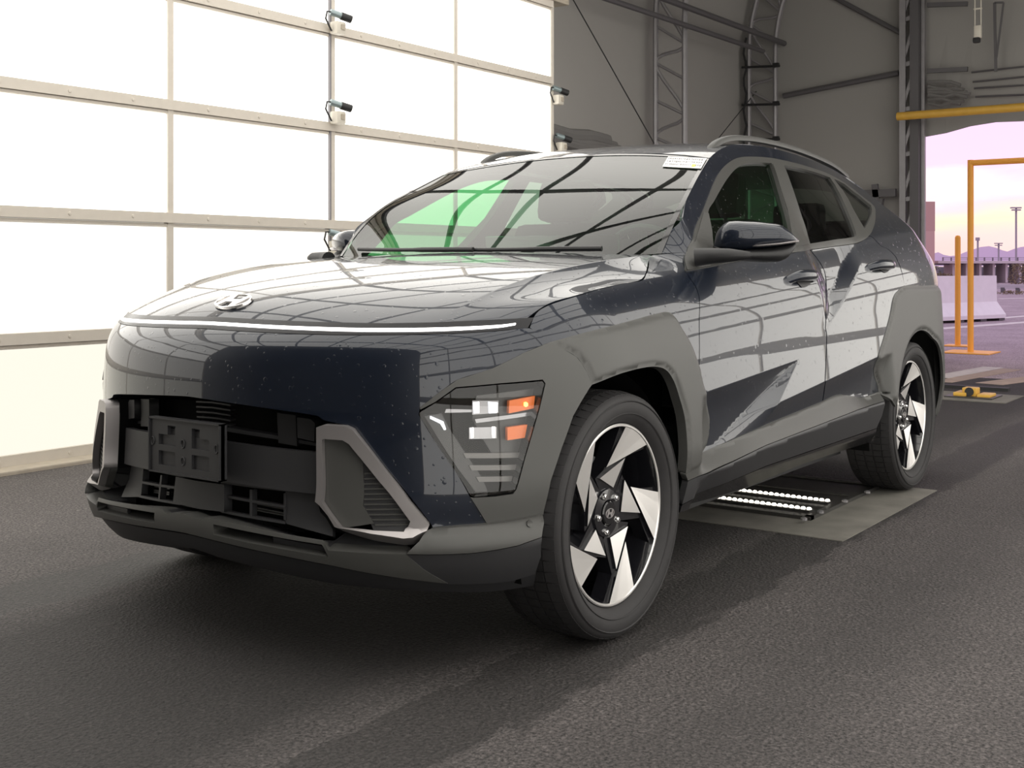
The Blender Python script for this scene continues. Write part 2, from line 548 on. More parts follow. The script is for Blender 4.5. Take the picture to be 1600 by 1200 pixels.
# sill band edges measured along the door
_sb = [on_y(px, py, .885) for px, py in ((1097.5, 707), (1150, 684.5), (1200, 663), (1285, 628), (1299, 621.5), (1316, 617.5), (1347, 621.5), (1381, 612))]
_sc = [on_y(px, py, .915) for px, py in ((1075, 751), (1092, 743.5), (1197.5, 695), (1340, 640), (1382, 626))]
_sb.sort(key=lambda p: p[0]); _sc.sort(key=lambda p: p[0])
def band_top(x): return np.interp(x, [p[0] for p in _sb], [p[2] for p in _sb])
def band_bot(x): return np.interp(x, [p[0] for p in _sc], [p[2] for p in _sc])

def belt(x):
    return 1.027 - .0765 * (np.asarray(x, float) + .47)

def body_w(x, z):
    x, z = np.asarray(x, float), np.asarray(z, float)
    d = z - belt(x)
    k = smoothstep(-.66, -.48, x)
    up = _up_door(d) * (1 - k) + _up_fend(d) * k
    # rear haunch crease running up from the door gap
    zc = .815 + .49 * (-1.52 - x)
    up = up - .12 * smoothstep(-1.75, -2.95, x) * smoothstep(0, .24, d)
    hk = smoothstep(-1.47, -1.62, x) * (1 - smoothstep(-1.85, -2.05, x))
    up = up - .026 * hk * np.clip((z - zc) / .07, 0, 1) * (1 - smoothstep(-.09, .30, d))
    # lower part of the doors: fold, tuck-under, sill band
    zA = .649 - .072 * (x + .49)
    zB = .537 - .091 * (x + .738)
    def tuck(zf, zz):
        return .050 * (1 - np.exp(-np.maximum(zf - zz, 0) / .085))
    zt = band_top(x)
    zb_ = band_bot(x)
    def low(zz):
        xl = -1.2 + (.70 - zz) * (.43 / .16)
        xr = -1.2 + (.70 - zz) * (.20 / .14)
        s = np.clip((x - xr) / np.maximum(xl - xr, .012), 0, 1)
        s = np.where(zz > .695, np.clip((x + 1.206) / .012, 0, 1), s)
        return s * tuck(zA, zz) + (1 - s) * tuck(zB, zz)
    t1 = low(z)
    f = np.clip((zt - z) / (zt - zb_), 0, 1)
    t2 = np.where(z < zt, low(zt) * (1 - f), t1)
    lo = np.clip((zb_ - z) / (zb_ - .345), 0, 1)
    t2 = np.where(z < zb_, .040 * lo, t2)
    t2 = np.where(z < .345, .040 + (.345 - z) * .75, t2)
    door = smoothstep(-.40, -.46, x) * (1 - smoothstep(-2.16, -2.24, x))
    lw = door * t2 + (1 - door) * _low_plain(z)
    return np.maximum(up - lw, .02)

def nose_n(z):
    return 2.70 - .37 * smoothstep(.335, .39, z) - .08 * smoothstep(.43, .64, z)

def body(u, z):
    u, z = np.asarray(u, float), np.asarray(z, float)
    th = np.clip(u / SF, 0, PI)
    ph = np.clip((XR - u) / SR, 0, PI / 2)
    xs = np.clip(u, XR, 0)
    w = body_w(xs, z)
    ct, st = np.cos(th), np.sin(th)
    nf = nose_n(z)
    yf = w * np.sign(ct) * np.abs(ct) ** (2 / nf)
    yy = np.abs(ct) ** (2 / nf)
    ep = .30                                # keeps the nose rounded across the centre line
    gg = ((yy ** 2 + ep ** 2) ** (nf / 2) - ep ** nf) / ((1 + ep ** 2) ** (nf / 2) - ep ** nf)
    xf = _nose_x(z) * np.clip(1 - gg, 0, 1) ** (1 / nf)
    cr_, sr_ = np.cos(ph), np.sin(ph)
    yr = w * np.abs(cr_) ** (2 / 2.6)
    xr = XR - _tail_x(z) * np.abs(sr_) ** (2 / 2.6)
    x = np.where(u > 0, xf, np.where(u < XR, xr, xs))
    y = np.where(u > 0, yf, np.where(u < XR, yr, w))
    return np.stack([x, y, z], -1)

def body_n(u, z, e=.003):
    a = body(u + e, z) - body(u - e, z)
    b = body(u, z + e) - body(u, z - e)
    n = np.cross(b, a)
    return n / np.maximum(np.linalg.norm(n, axis=-1, keepdims=True), 1e-12)

def body_off(u, z, off=0.0):
    return body(u, z) + body_n(u, z) * off if not np.isscalar(off) or off != 0 else body(u, z)

def project(P):
    d = np.asarray(P, float) - CAM
    w = d @ FWD
    return np.stack([800 + FPX * (d @ RGT) / w, PPY - FPX * d[..., 2] / w], -1)

_gu = np.arange(XR - SR * PI / 2 + .01, UC * 1.75, .016)
_gz = np.arange(.14, 1.60, .016)
_GU, _GZ = np.meshgrid(_gu, _gz, indexing='ij')
_GP = body(_GU, _GZ)
_nz = len(_gz)
_idx = np.arange(len(_gu) * _nz).reshape(len(_gu), _nz)
_q = np.stack([_idx[:-1, :-1], _idx[:-1, 1:], _idx[1:, 1:], _idx[1:, :-1]], -1).reshape(-1, 4)
_flat = _GP.reshape(-1, 3)
BODY_BVH = BVHTree.FromPolygons([tuple(p) for p in _flat], [tuple(map(int, q)) for q in _q])
_gn = body_n(_GU, _GZ).reshape(-1, 3)
_vis = ((_flat - CAM) * _gn).sum(1) < 0
_gpx = project(_flat)
_fuv = np.stack([_GU.ravel(), _GZ.ravel()], -1)

def to_uv(pts, off=0.0):
    """picture points -> coordinates on the body surface (Newton from a ray hit)"""
    out = []
    for p in pts:
        if len(p) == 3:
            out.append((p[0], p[1]))
            continue
        d = ray(*p)
        hit = BODY_BVH.ray_cast(Vector(CAM), Vector(d))
        if hit[2] is not None:
            q = _q[hit[2]]
            c = _fuv[q].mean(0)
            ok = True
        else:
            dd = ((_gpx - np.array(p)) ** 2).sum(1) + np.where(_vis, 0, 1e9)
            c = _fuv[dd.argmin()]
            ok = False
        if ok:
            u, v = c
            tgt = np.array(p, float)
            for _ in range(12):
                U_ = np.array([u, u + .002, u]); V_ = np.array([v, v, v + .002])
                P_ = body(U_, V_)
                if off: P_ = P_ + body_n(U_, V_) * off
                q_ = project(P_)
                J = np.stack([(q_[1] - q_[0]) / .002, (q_[2] - q_[0]) / .002], -1)
                r_ = tgt - q_[0]
                if abs(np.linalg.det(J)) < 1e3: break
                s_ = np.linalg.solve(J, r_)
                L_ = np.linalg.norm(s_)
                if L_ > .05: s_ *= .05 / L_
                u, v = u + s_[0], v + s_[1]
                if np.abs(r_).max() < .05: break
            if abs(u - c[0]) + abs(v - c[1]) < .15:
                c = (u, v)
        out.append((float(c[0]), float(c[1])))
    return out

def dense(pts, res, corner=32, closed=True):
    """Catmull-Rom through the points, straight at corners, resampled at res"""
    P = [np.array(p, float) for p in pts]
    Q = [P[0]]
    for p in P[1:]:
        if np.linalg.norm(p - Q[-1]) > 1e-4: Q.append(p)
    if closed and np.linalg.norm(Q[0] - Q[-1]) < 1e-4: Q.pop()
    P = Q
    n = len(P)
    cor = []
    for i in range(n):
        a, b = P[i] - P[i - 1], P[(i + 1) % n] - P[i]
        c = np.dot(a, b) / (np.linalg.norm(a) * np.linalg.norm(b))
        cor.append(c < math.cos(math.radians(corner)) or (not closed and i in (0, n - 1)))
    out = []
    for i in range(n if closed else n - 1):
        p1, p2 = P[i], P[(i + 1) % n]
        L = np.linalg.norm(p2 - p1)
        k = max(1, int(math.ceil(L / res)))
        m1 = (p2 - p1) if cor[i] else (p2 - P[i - 1]) * L / (np.linalg.norm(p2 - p1) + np.linalg.norm(p1 - P[i - 1]))
        j = (i + 2) % n
        m2 = (p2 - p1) if cor[(i + 1) % n] else (P[j] - p1) * L / (L + np.linalg.norm(P[j] - p2))
        for s in range(k):
            t = s / k
            out.append((1 + 2 * t) * (1 - t) ** 2 * p1 + t * (1 - t) ** 2 * m1 + t * t * (3 - 2 * t) * p2 + t * t * (t - 1) * m2)
    if not closed:
        out.append(P[-1])
    return np.array(out)

def inside(poly, pts):
    x, y = pts[:, 0], pts[:, 1]
    r = np.zeros(len(pts), bool)
    n = len(poly)
    j = n - 1
    for i in range(n):
        xi, yi = poly[i]; xj, yj = poly[j]
        if yi != yj:
            r ^= ((yi > y) != (yj > y)) & (x < (xj - xi) * (y - yi) / (yj - yi) + xi)
        j = i
    return r

def edge_dist(poly, pts):
    best = np.full(len(pts), 1e9)
    for i in range(len(poly)):
        a, b = poly[i - 1], poly[i]
        ab = b - a
        t = np.clip(((pts - a) @ ab) / max(ab @ ab, 1e-12), 0, 1)
        best = np.minimum(best, np.linalg.norm(pts - (a + t[:, None] * ab), axis=1))
    return best

def clip_u(poly, umax):
    out = []
    n = len(poly)
    for i in range(n):
        a, b = poly[i - 1], poly[i]
        ia, ib = a[0] <= umax, b[0] <= umax
        if ia != ib:
            t = (umax - a[0]) / (b[0] - a[0])
            out.append((umax, a[1] + t * (b[1] - a[1])))
        if ib: out.append(tuple(b))
    return out

def line_dist(line, pts):
    best = np.full(len(pts), 1e9)
    for i in range(1, len(line)):
        a, b = line[i - 1], line[i]
        ab = b - a
        t = np.clip(((pts - a) @ ab) / max(ab @ ab, 1e-12), 0, 1)
        best = np.minimum(best, np.linalg.norm(pts - (a + t[:, None] * ab), axis=1))
    return best

def cut(outline, res, holes=(), creases=()):
    """triangulate a region of the (u, v) plane; returns points, triangles, loops"""
    loops = [outline] + list(holes)
    pts, edges = [], []
    for L in loops:
        o = len(pts)
        pts += [tuple(p) for p in L]
        edges += [(o + i, o + (i + 1) % len(L)) for i in range(len(L))]
    nb = len(pts)
    lo, hi = outline.min(0), outline.max(0)
    gx = np.arange(lo[0] + res / 2, hi[0], res)
    gy = np.arange(lo[1] + res / 2, hi[1], res * .9)
    G = np.stack(np.meshgrid(gx, gy, indexing='ij'), -1)
    G[:, 1::2, 0] += res / 2
    G = G.reshape(-1, 2)
    if len(G):
        k = inside(outline, G)
        for h in holes: k &= ~inside(h, G)
        G = G[k]
    if len(G):
        k = np.ones(len(G), bool)
        for L in loops: k &= edge_dist(L, G) > res * .55
        for c in creases:
            k &= line_dist(np.array(c), G) > res * .45
        G = G[k]
    pts += [tuple(p) for p in G]
    for c in creases:
        o = len(pts)
        c = dense(c, res, -1, closed=False)
        q = inside(outline, c) & (edge_dist(outline, c) > res * .5)
        cc = [tuple(p) for p in c[q]]
        pts += cc
        edges += [(o + i, o + i + 1) for i in range(len(cc) - 1)]
    r = delaunay_2d_cdt([Vector(p) for p in pts], edges, [], 0, 1e-6)
    V = np.array([tuple(v) for v in r[0]])
    F = np.array([tuple(f) for f in r[2] if len(f) == 3])
    C = V[F].mean(1)
    k = inside(outline, C)
    for h in holes: k &= ~inside(h, C)
    F = F[k]
    # orientation
    a, b, c = V[F[:, 0]], V[F[:, 1]], V[F[:, 2]]
    ar = (b[:, 0] - a[:, 0]) * (c[:, 1] - a[:, 1]) - (b[:, 1] - a[:, 1]) * (c[:, 0] - a[:, 0])
    F[ar < 0] = F[ar < 0][:, ::-1]
    return V, F[np.abs(ar) > 1e-9], loops

def panel(name, outline, mat, parent, holes=(), off=0.0, res=.018, lip=.010, mirror=True, center=False,
          creases=(), corner=32, spline=True, label=None, bevel=None, raw=False, hole_lip=None, name_right=None):
    """a body panel: the outline is given in picture points (or (u, z, 's')), cut from
    the body surface, with a returned edge; mirrored to the other side of the car.
    center=True: the panel crosses the centre line and both halves are one mesh."""
    o0 = (off - (bevel[0] if bevel else 0)) if np.isscalar(off) else 0.0
    uv = list(outline) if raw else to_uv(outline, o0)
    D = dense(uv, res, corner if spline else -1)
    if center:
        D = dense(clip_u(D, UC), res, -1)
    H = [dense(to_uv(h, o0), res, corner if spline else -1) for h in holes]
    V, F, loops = cut(D, res, H, creases)
    if bevel:
        bh, bw = bevel
        o_base = off
        def off(u, v):
            d = edge_dist(D, np.stack([u, v], -1))
            return o_base - bh * (1 - np.clip(d / bw, 0, 1)) ** 2
    def lift(uvs, extra=0.0):
        u, v = uvs[:, 0], uvs[:, 1]
        o = off(u, v) if callable(off) else off
        n = body_n(u, v)
        return body(u, v) + n * (np.asarray(o).reshape(-1, 1) if np.ndim(o) else o) + n * extra, n
    P, N = lift(V)
    if callable(off):
        e = .003
        du = lift(V + [e, 0])[0] - lift(V - [e, 0])[0]
        dv = lift(V + [0, e])[0] - lift(V - [0, e])[0]
        N = np.cross(dv, du)
        N /= np.maximum(np.linalg.norm(N, axis=1, keepdims=True), 1e-12)
    vs, fs, ns = [*P], [*F[:, ::-1]], [*N]
    if lip > 0:
        for li, L in enumerate(loops):
            a = 0.5 * sum(L[i - 1][0] * L[i][1] - L[i][0] * L[i - 1][1] for i in range(len(L)))
            if (a < 0) != (li > 0): L = L[::-1]
            dp = hole_lip if (li > 0 and hole_lip) else lip
            A, _ = lift(L)
            B, nb_ = lift(L, -dp)
            o = len(vs)
            n = len(L)
            T = np.roll(A, -1, 0) - np.roll(A, 1, 0)
            T /= np.maximum(np.linalg.norm(T, axis=1, keepdims=True), 1e-9)
            S = np.cross(T, nb_)
            S = -S if False else S
            vs += [*A, *B]
            ns += [*S, *S]
            for i in range(n):
                j = (i + 1) % n
                if center and L[i][0] > UC - 1e-5 and L[j][0] > UC - 1e-5: continue
                fs.append((o + i, o + j, o + n + j, o + n + i))
    vs, ns = np.array(vs), np.array(ns)
    # keep lip faces consistent with their normals
    out = []
    fixed = []
    for f in fs:
        f = list(map(int, f))
        p = vs[f]
        g = np.cross(p[1] - p[0], p[2] - p[0])
        if len(f) == 4 and g @ ns[f[0]] < 0:
            ns_flip = True
            for q in f: pass
            f = f[::-1]
        fixed.append(f)
    fl = [[*f] for f in fixed]
    mv = vs * np.array([1, -1, 1])
    mn = ns * np.array([1, -1, 1])
    if center:
        sel = np.abs(vs[:, 1]) < 2e-3
        vs[sel, 1] = 0; mv[sel, 1] = 0
        o = len(vs)
        av = np.concatenate([vs, mv]); an = np.concatenate([ns, mn])
        af = fl + [[i + o for i in f[::-1]] for f in fl]
        ob = mesh_obj(name, av, af, mat, parent, normals=an)
        if label: ob['label'] = label
        return [ob]
    res_ = [mesh_obj(name, vs, fl, mat, parent, normals=ns)]
    if mirror:
        res_.append(mesh_obj(name, mv, [f[::-1] for f in fl], mat, parent, normals=mn))
    if label:
        for o in res_: o['label'] = label
    return res_

def grid_patch(name, fn, ns_, nt_, mat, parent, t0=-1.0, t1=1.0, thick=0.0, mirror=False):
    """fn(s, t) -> points (arrays); smooth analytic normals"""
    s = np.linspace(0, 1, ns_ + 1)
    t = np.linspace(t0, t1, nt_ + 1)
    S_, T_ = np.meshgrid(s, t, indexing='ij')
    P = fn(S_, T_)
    e = 1e-3
    a = fn(S_ + e, T_) - fn(S_ - e, T_)
    b = fn(S_, T_ + e) - fn(S_, T_ - e)
    N = np.cross(a, b)
    N /= np.maximum(np.linalg.norm(N, axis=-1, keepdims=True), 1e-12)
    if N[..., 2].mean() < 0: N = -N
    P, N = P.reshape(-1, 3), N.reshape(-1, 3)
    w = nt_ + 1
    F = []
    for i in range(ns_):
        for j in range(nt_):
            q = [i * w + j, i * w + j + 1, (i + 1) * w + j + 1, (i + 1) * w + j]
            g = np.cross(P[q[1]] - P[q[0]], P[q[2]] - P[q[0]])
            F.append(q if g @ N[q[0]] > 0 else q[::-1])
    vs, nn, ff = [*P], [*N], list(F)
    if thick > 0:
        # returned edge all round
        ring = [i * w for i in range(ns_ + 1)] + [ns_ * w + j for j in range(1, w)] + \
               [i * w + nt_ for i in range(ns_ - 1, -1, -1)] + [j for j in range(nt_ - 1, 0, -1)]
        o = len(vs)
        A = P[ring]
        B = A - N[ring] * thick
        c = A.mean(0)
        n = len(ring)
        T = np.roll(A, -1, 0) - np.roll(A, 1, 0)
        T /= np.maximum(np.linalg.norm(T, axis=1, keepdims=True), 1e-9)
        S2 = np.cross(T, N[ring])
        sg = np.sign(((A - c) * S2).sum(1, keepdims=True))
        S2 = S2 * np.median(sg)
        vs += [*A, *B]; nn += [*S2, *S2]
        for i in range(n):
            j = (i + 1) % n
            q = [o + i, o + j, o + n + j, o + n + i]
            g = np.cross(vs[q[1]] - vs[q[0]], vs[q[2]] - vs[q[0]])
            ff.append(q if g @ nn[q[0]] > 0 else q[::-1])
    o1 = mesh_obj(name, vs, ff, mat, parent, normals=nn)
    if mirror:
        m = np.array([1, -1, 1])
        mesh_obj(name, np.array(vs) * m, [f[::-1] for f in ff], mat, parent, normals=np.array(nn) * m)
    return o1
# =================================================================== CAR MATERIALS
def paint_mat(name, wet):
    m, nt, out = new_mat(name)
    b = nd(nt, 'ShaderNodeBsdfPrincipled')
    b.inputs['Base Color'].default_value = (.0075, .011, .020, 1)
    b.inputs['Roughness'].default_value = .32
    b.inputs['Metallic'].default_value = .25
    b.inputs['Specular IOR Level'].default_value = .2
    b.inputs['Coat Weight'].default_value = 1.0
    b.inputs['Coat Roughness'].default_value = .015
    b.inputs['Coat IOR'].default_value = 1.46
    if wet:
        tc = nd(nt, 'ShaderNodeTexCoord')
        acc = None
        for sc, thr, dist in ((85, .62, .0013), (50, .62, .0020)):
            vo = nd(nt, 'ShaderNodeTexVoronoi', Scale=sc)
            vo.inputs['Randomness'].default_value = 1.0
            nt.links.new(tc.outputs['Object'], vo.inputs['Vector'])
            sepc = nt.nodes.new('ShaderNodeSeparateColor')
            nt.links.new(vo.outputs['Color'], sepc.inputs[0])
            rad = nd(nt, 'ShaderNodeMath', _operation='MULTIPLY_ADD')
            rad.inputs[1].default_value = thr * 1.5
            rad.inputs[2].default_value = -thr
            nt.links.new(sepc.outputs[0], rad.inputs[0])
            sub = nd(nt, 'ShaderNodeMath', _operation='SUBTRACT')
            nt.links.new(rad.outputs[0], sub.inputs[0])
            nt.links.new(vo.outputs['Distance'], sub.inputs[1])
            mx = nd(nt, 'ShaderNodeMath', _operation='MAXIMUM')
            mx.inputs[1].default_value = 0
            nt.links.new(sub.outputs[0], mx.inputs[0])
            sq = nd(nt, 'ShaderNodeMath', _operation='POWER')
            sq.inputs[1].default_value = .5
            nt.links.new(mx.outputs[0], sq.inputs[0])
            bp = nd(nt, 'ShaderNodeBump', Strength=wet, Distance=dist)
            nt.links.new(sq.outputs[0], bp.inputs['Height'])
            if acc is not None:
                nt.links.new(acc.outputs[0], bp.inputs['Normal'])
            acc = bp
        nt.links.new(acc.outputs[0], b.inputs['Coat Normal'])
    nt.links.new(b.outputs[0], out.inputs[0])
    return m

PAINT = paint_mat('navy_paint', .35)
PAINT_WET = paint_mat('navy_paint_with_raindrops', .9)
CLAD = pbr('grey_plastic_cladding', (.052, .052, .049), .46, spec=.5, bump=.12, bscale=900)
CLAD_DK = pbr('dark_plastic', (.022, .022, .024), .5, bump=.1, bscale=700)
BLACK = pbr('black_plastic', (.010, .010, .011), .5)
VOID = pbr('matt_black_lining', (.004, .004, .004), .95, spec=.1)
GLOSS = pbr('gloss_black_trim', (.006, .006, .007), .12, coat=.5)
SATIN = pbr('satin_silver_trim', (.36, .34, .34), .38, metal=.75)
CHROME = pbr('chrome', (.85, .85, .85), .08, metal=1.0)
TRIMG = pbr('window_surround_grey', (.050, .050, .047), .34, spec=.5)
RUBBER = pbr('tyre_rubber', (.018, .017, .018), .72, noise=.3, nscale=30)
MACH = pbr('machined_alloy', (.82, .80, .78), .34, metal=.8)
ALLOYBK = pbr('black_alloy_paint', (.008, .008, .010), .16, coat=.6)
DISC = pbr('brake_steel', (.25, .25, .26), .4, metal=1.0)
SEATM = pbr('dark_seat_cloth', (.022, .022, .024), .8)
CABIN = pbr('cabin_plastic', (.03, .03, .031), .6)
HEADL = pbr('pale_headliner', (.24, .24, .23), .9)
AMBER = pbr('amber_lens', (.85, .20, .045), .25, emit=(1, .22, .04), estr=.10)
SILV = pbr('lamp_reflector', (.30, .30, .31), .16, metal=1.0)
GREYL = pbr('lamp_bezel', (.055, .055, .055), .3, metal=.3)
LEDW = pbr('lit_led', (1, 1, 1), .3, emit=(.92, .95, 1.0), estr=2.2)
LENSBAR = pbr('smoked_light_bar_lens', (.02, .02, .022), .22, spec=.18)
BADGE = pbr('bright_badge_metal', (.78, .76, .74), .22, metal=.9)
LOUV = pbr('lamp_louvre_grey', (.16, .155, .15), .4, metal=.5)
DRLW = pbr('lit_daytime_strip', (1, 1, 1), .3, emit=(1.0, .96, .93), estr=2.6)
PAPER = pbr('white_paper', (.8, .8, .78), .6)

def glass_mat(name, tint, ior=1.5, rough=0.0, drops=0.0):
    m, nt, out = new_mat(name)
    tr = nd(nt, 'ShaderNodeBsdfTransparent')
    tr.inputs[0].default_value = rgba(tint)
    gl = nd(nt, 'ShaderNodeBsdfGlossy')
    gl.inputs['Roughness'].default_value = rough
    fr = nd(nt, 'ShaderNodeFresnel')
    geo = nt.nodes.new('ShaderNodeNewGeometry')      # a thin pane: same reflectance from both sides
    io = nd(nt, 'ShaderNodeMapRange')
    nt.links.new(geo.outputs['Backfacing'], io.inputs[0])
    io.inputs[3].default_value = ior
    io.inputs[4].default_value = 1 / ior
    nt.links.new(io.outputs[0], fr.inputs['IOR'])
    mx = nt.nodes.new('ShaderNodeMixShader')
    nt.links.new(fr.outputs[0], mx.inputs[0])
    nt.links.new(tr.outputs[0], mx.inputs[1])
    nt.links.new(gl.outputs[0], mx.inputs[2])
    if drops:
        tc = nd(nt, 'ShaderNodeTexCoord')
        vo = nd(nt, 'ShaderNodeTexVoronoi', Scale=75)
        nt.links.new(tc.outputs['Object'], vo.inputs['Vector'])
        sepc = nt.nodes.new('ShaderNodeSeparateColor')
        nt.links.new(vo.outputs['Color'], sepc.inputs[0])
        rad = nd(nt, 'ShaderNodeMath', _operation='MULTIPLY_ADD')
        rad.inputs[1].default_value = .55
        rad.inputs[2].default_value = -.22
        nt.links.new(sepc.outputs[0], rad.inputs[0])
        sub = nd(nt, 'ShaderNodeMath', _operation='SUBTRACT')
        nt.links.new(rad.outputs[0], sub.inputs[0])
        nt.links.new(vo.outputs['Distance'], sub.inputs[1])
        m2 = nd(nt, 'ShaderNodeMath', _operation='MAXIMUM')
        m2.inputs[1].default_value = 0
        nt.links.new(sub.outputs[0], m2.inputs[0])
        bp = nd(nt, 'ShaderNodeBump', Strength=drops, Distance=.004)
        nt.links.new(m2.outputs[0], bp.inputs['Height'])
        nt.links.new(bp.outputs[0], gl.inputs['Normal'])
        nt.links.new(bp.outputs[0], fr.inputs['Normal'])
    nt.links.new(mx.outputs[0], out.inputs[0])
    return m

WSGLASS = glass_mat('windscreen_glass', (.46, .64, .51), 1.72)
SIDEGL = glass_mat('front_side_glass', (.13, .42, .19), 1.60, drops=.6)
PRIVGL = glass_mat('privacy_glass', (.16, .20, .17), 1.52)
LENS = glass_mat('clear_lamp_lens', (.90, .90, .90), 1.5)

# =================================================================== CAR
CAR = empty('car', (-1.33, 0, 0), 'dark navy crossover car with grey cladding, beaded with rain, parked in the tunnel', 'car')

# ---- side and nose outlines, measured in the picture -------------------------------
LENS_TOP = [(205, 484), (270, 490), (330, 494.5), (430, 500), (500, 503), (600, 505), (680, 503.5), (725, 501.5), (800, 498), (834, 496)]
LENS_BOT = [(825, 512), (790, 515.5), (725, 520), (660, 522), (600, 523), (530, 523), (430, 520), (330, 514), (270, 508.5), (230, 504)]
SHUT = [(834, 496), (838, 490), (846, 483), (866, 474), (905, 462), (951, 449), (985, 442), (1004, 438), (1010, 428), (1014, 415), (1017, 400)]
CLAD_TOP = [(861, 534), (912, 520), (975, 504), (1037, 487.5), (1048, 488.5), (1057, 498), (1067, 515), (1079, 535), (1088, 558), (1094, 576), (1099, 600), (1104, 622), (1108, 650), (1108, 670), (1105, 692), (1098, 707)]
BUMP_SEAM = [(861, 534), (872, 541), (881, 546), (900, 557), (909, 568), (917, 582), (925, 601)]
TRIM_OUT = [(1070.5, 423), (1073, 402), (1076, 384), (1087, 356), (1099, 329), (1109, 303), (1118, 281), (1127, 266), (1137, 255.5), (1149, 248), (1162, 245), (1185, 245), (1207, 247), (1244, 255), (1268, 262), (1291, 270), (1307, 278), (1322, 287), (1336, 297), (1349, 308), (1360, 316), (1366.5, 323), (1368, 336), (1366, 352), (1358, 368), (1343, 378), (1308, 384), (1265, 390), (1241, 394), (1150, 408.5)]
DOOR_GAP = [(1265, 390), (1273, 400), (1281, 411), (1287, 422), (1289.5, 433), (1290.5, 462), (1290, 485), (1289, 512), (1291, 523), (1290, 560), (1288.5, 595), (1287, 612), (1285, 631)]
SILLTOP = [(1097.5, 707), (1150, 684.5), (1200, 663), (1285, 628), (1299, 621), (1308, 617.5), (1316, 616.6), (1330, 618.5), (1347, 622), (1381, 611)]

panel('front_light_lens', LENS_TOP + LENS_BOT, LENSBAR, CAR, center=True, off=0, res=.02, lip=.02)
panel('daytime_running_strip', [(230, 496.8), (330, 502.6), (430, 508.2), (530, 511.8), (600, 512.8), (700, 511.3), (780, 507.6), (806, 504.6), (806, 506.6), (780, 510.6), (700, 515.4), (600, 516.8), (530, 515.6), (430, 511.6), (330, 505.6), (230, 499.2)], DRLW, CAR, center=True, off=.004, res=.02, lip=.006, label='lit white strip across the nose')

FASCIA = [(230, 505), (330, 515), (430, 521), (530, 524), (600, 524), (660, 523), (725, 521), (790, 516.5), (827, 513), (845, 523), (861, 534),
          (819, 551), (769, 576), (715.6, 593), (690.6, 610), (656, 637), (654, 648), (680, 690), (712, 737), (734, 776), (748, 798), (760, 819),
          (720, 822), (677, 825), (669, 812), (640, 775), (600, 727), (555, 669), (540, 664), (505, 656), (497, 650), (432, 640), (370, 631), (305, 621), (240, 610.5), (200, 603)]
panel('front_fascia', FASCIA, PAINT_WET, CAR, center=True, res=.016, lip=.03)
panel('front_fender', SHUT + [(1040, 397), (1071, 394), (1070.5, 423), (1079, 437), (1086, 447), (1091.5, 463), (1092, 510), (1091.5, 575), (1093, 580)] + CLAD_TOP[:9][::-1] + [(845, 523), (828, 512)],
      PAINT_WET, CAR, res=.015)
panel('front_arch_cladding', CLAD_TOP + [(1089, 733), (1080, 738), (1071.6, 741), (1074, 710), (1073, 680), (1069.5, 650), (1062, 622), (1055, 600), (1049, 588), (1043, 580), (1034, 574.5), (1016, 573), (975, 582), (925, 601)] + BUMP_SEAM[1:-1][::-1], CLAD, CAR, off=.010, res=.011, lip=.03, bevel=(.009, .022))
HEAD = [(653.5, 646), (680, 630), (712.5, 607), (780, 601), (847, 595.5), (850, 600), (840.6, 640), (830, 678), (819, 715), (804.7, 765), (800, 770), (775, 773.5), (740.6, 776), (734, 773), (712, 737), (680, 690)]
panel('bumper_corner_cladding', [(861, 534)] + BUMP_SEAM[1:] + [(920, 608), (909, 626), (895.5, 650), (878, 699), (860.5, 751), (850, 797), (849, 804), (800, 813.5), (761, 818.5), (748, 797), (735, 777)] +
      [(740.6, 778), (775, 776), (802, 772), (807, 765), (821, 715), (832, 678), (843, 640), (852.5, 599), (848, 593), (780, 599), (712, 605), (680, 628), (657, 640), (656, 637), (690.6, 610), (715.6, 593), (769, 576), (819, 551)],
      CLAD, CAR, off=.004, res=.02, lip=.02, spline=False)
panel('bumper_side_step', [(635, 866), (655, 846), (676, 825.5), (720, 822.5), (761, 819.5), (800, 814.5), (848, 805), (846.5, 839), (810, 852), (775, 859), (740, 864), (700, 866)], CLAD, CAR, off=.016, res=.02, lip=.03, spline=False)
panel('bumper_side_base', [(634, 867), (700, 867), (740, 865), (775, 860), (810, 853), (847, 840), (845, 870), (836, 897), (800, 908), (775, 911), (700, 913), (662, 890)], CLAD_DK, CAR, off=.010, res=.02, lip=.03, spline=False)

# lower lip with its two slots
LIP_OUT = [(240, 787), (290, 803.5), (312, 812), (322, 808), (400, 825), (450, 835), (505, 844), (513, 860), (570, 864), (634, 866), (662, 890), (700, 912), (610, 901), (520, 884), (445, 869), (370, 853), (270, 828), (240, 819)]
SLOT = [(322, 815), (400, 831), (450, 840), (505, 849), (516, 873), (445, 861), (370, 846), (320, 834)]
SLOTC = [(333, 819), (400, 833), (450, 842.5), (503, 851), (513, 870), (445, 858.5), (370, 844), (333, 835)]
panel('bumper_lip', LIP_OUT, CLAD, CAR, center=True, off=.012, res=.02, lip=.05, spline=False, holes=[SLOTC], hole_lip=.05)
panel('slot_back', [(325, 812), (400, 828), (450, 838), (508, 846), (522, 878), (445, 866), (370, 851), (325, 840)], VOID, CAR, off=-.04, lip=0, spline=False)
panel('slot_filler', [(426, 839), (450, 844), (503, 853), (511, 867), (445, 855), (426, 851)], CLAD_DK, CAR, off=-.012, lip=.01, spline=False)
panel('bumper_underside', [(240, 820), (270, 829), (370, 854), (445, 870), (520, 885), (610, 902), (700, 908), (775, 904), (838, 888), (834, 915), (760, 925), (690, 925), (600, 920), (520, 912), (345, 872), (270, 845), (240, 835)], CLAD_DK, CAR, center=True, off=-.004, lip=.03, spline=False)

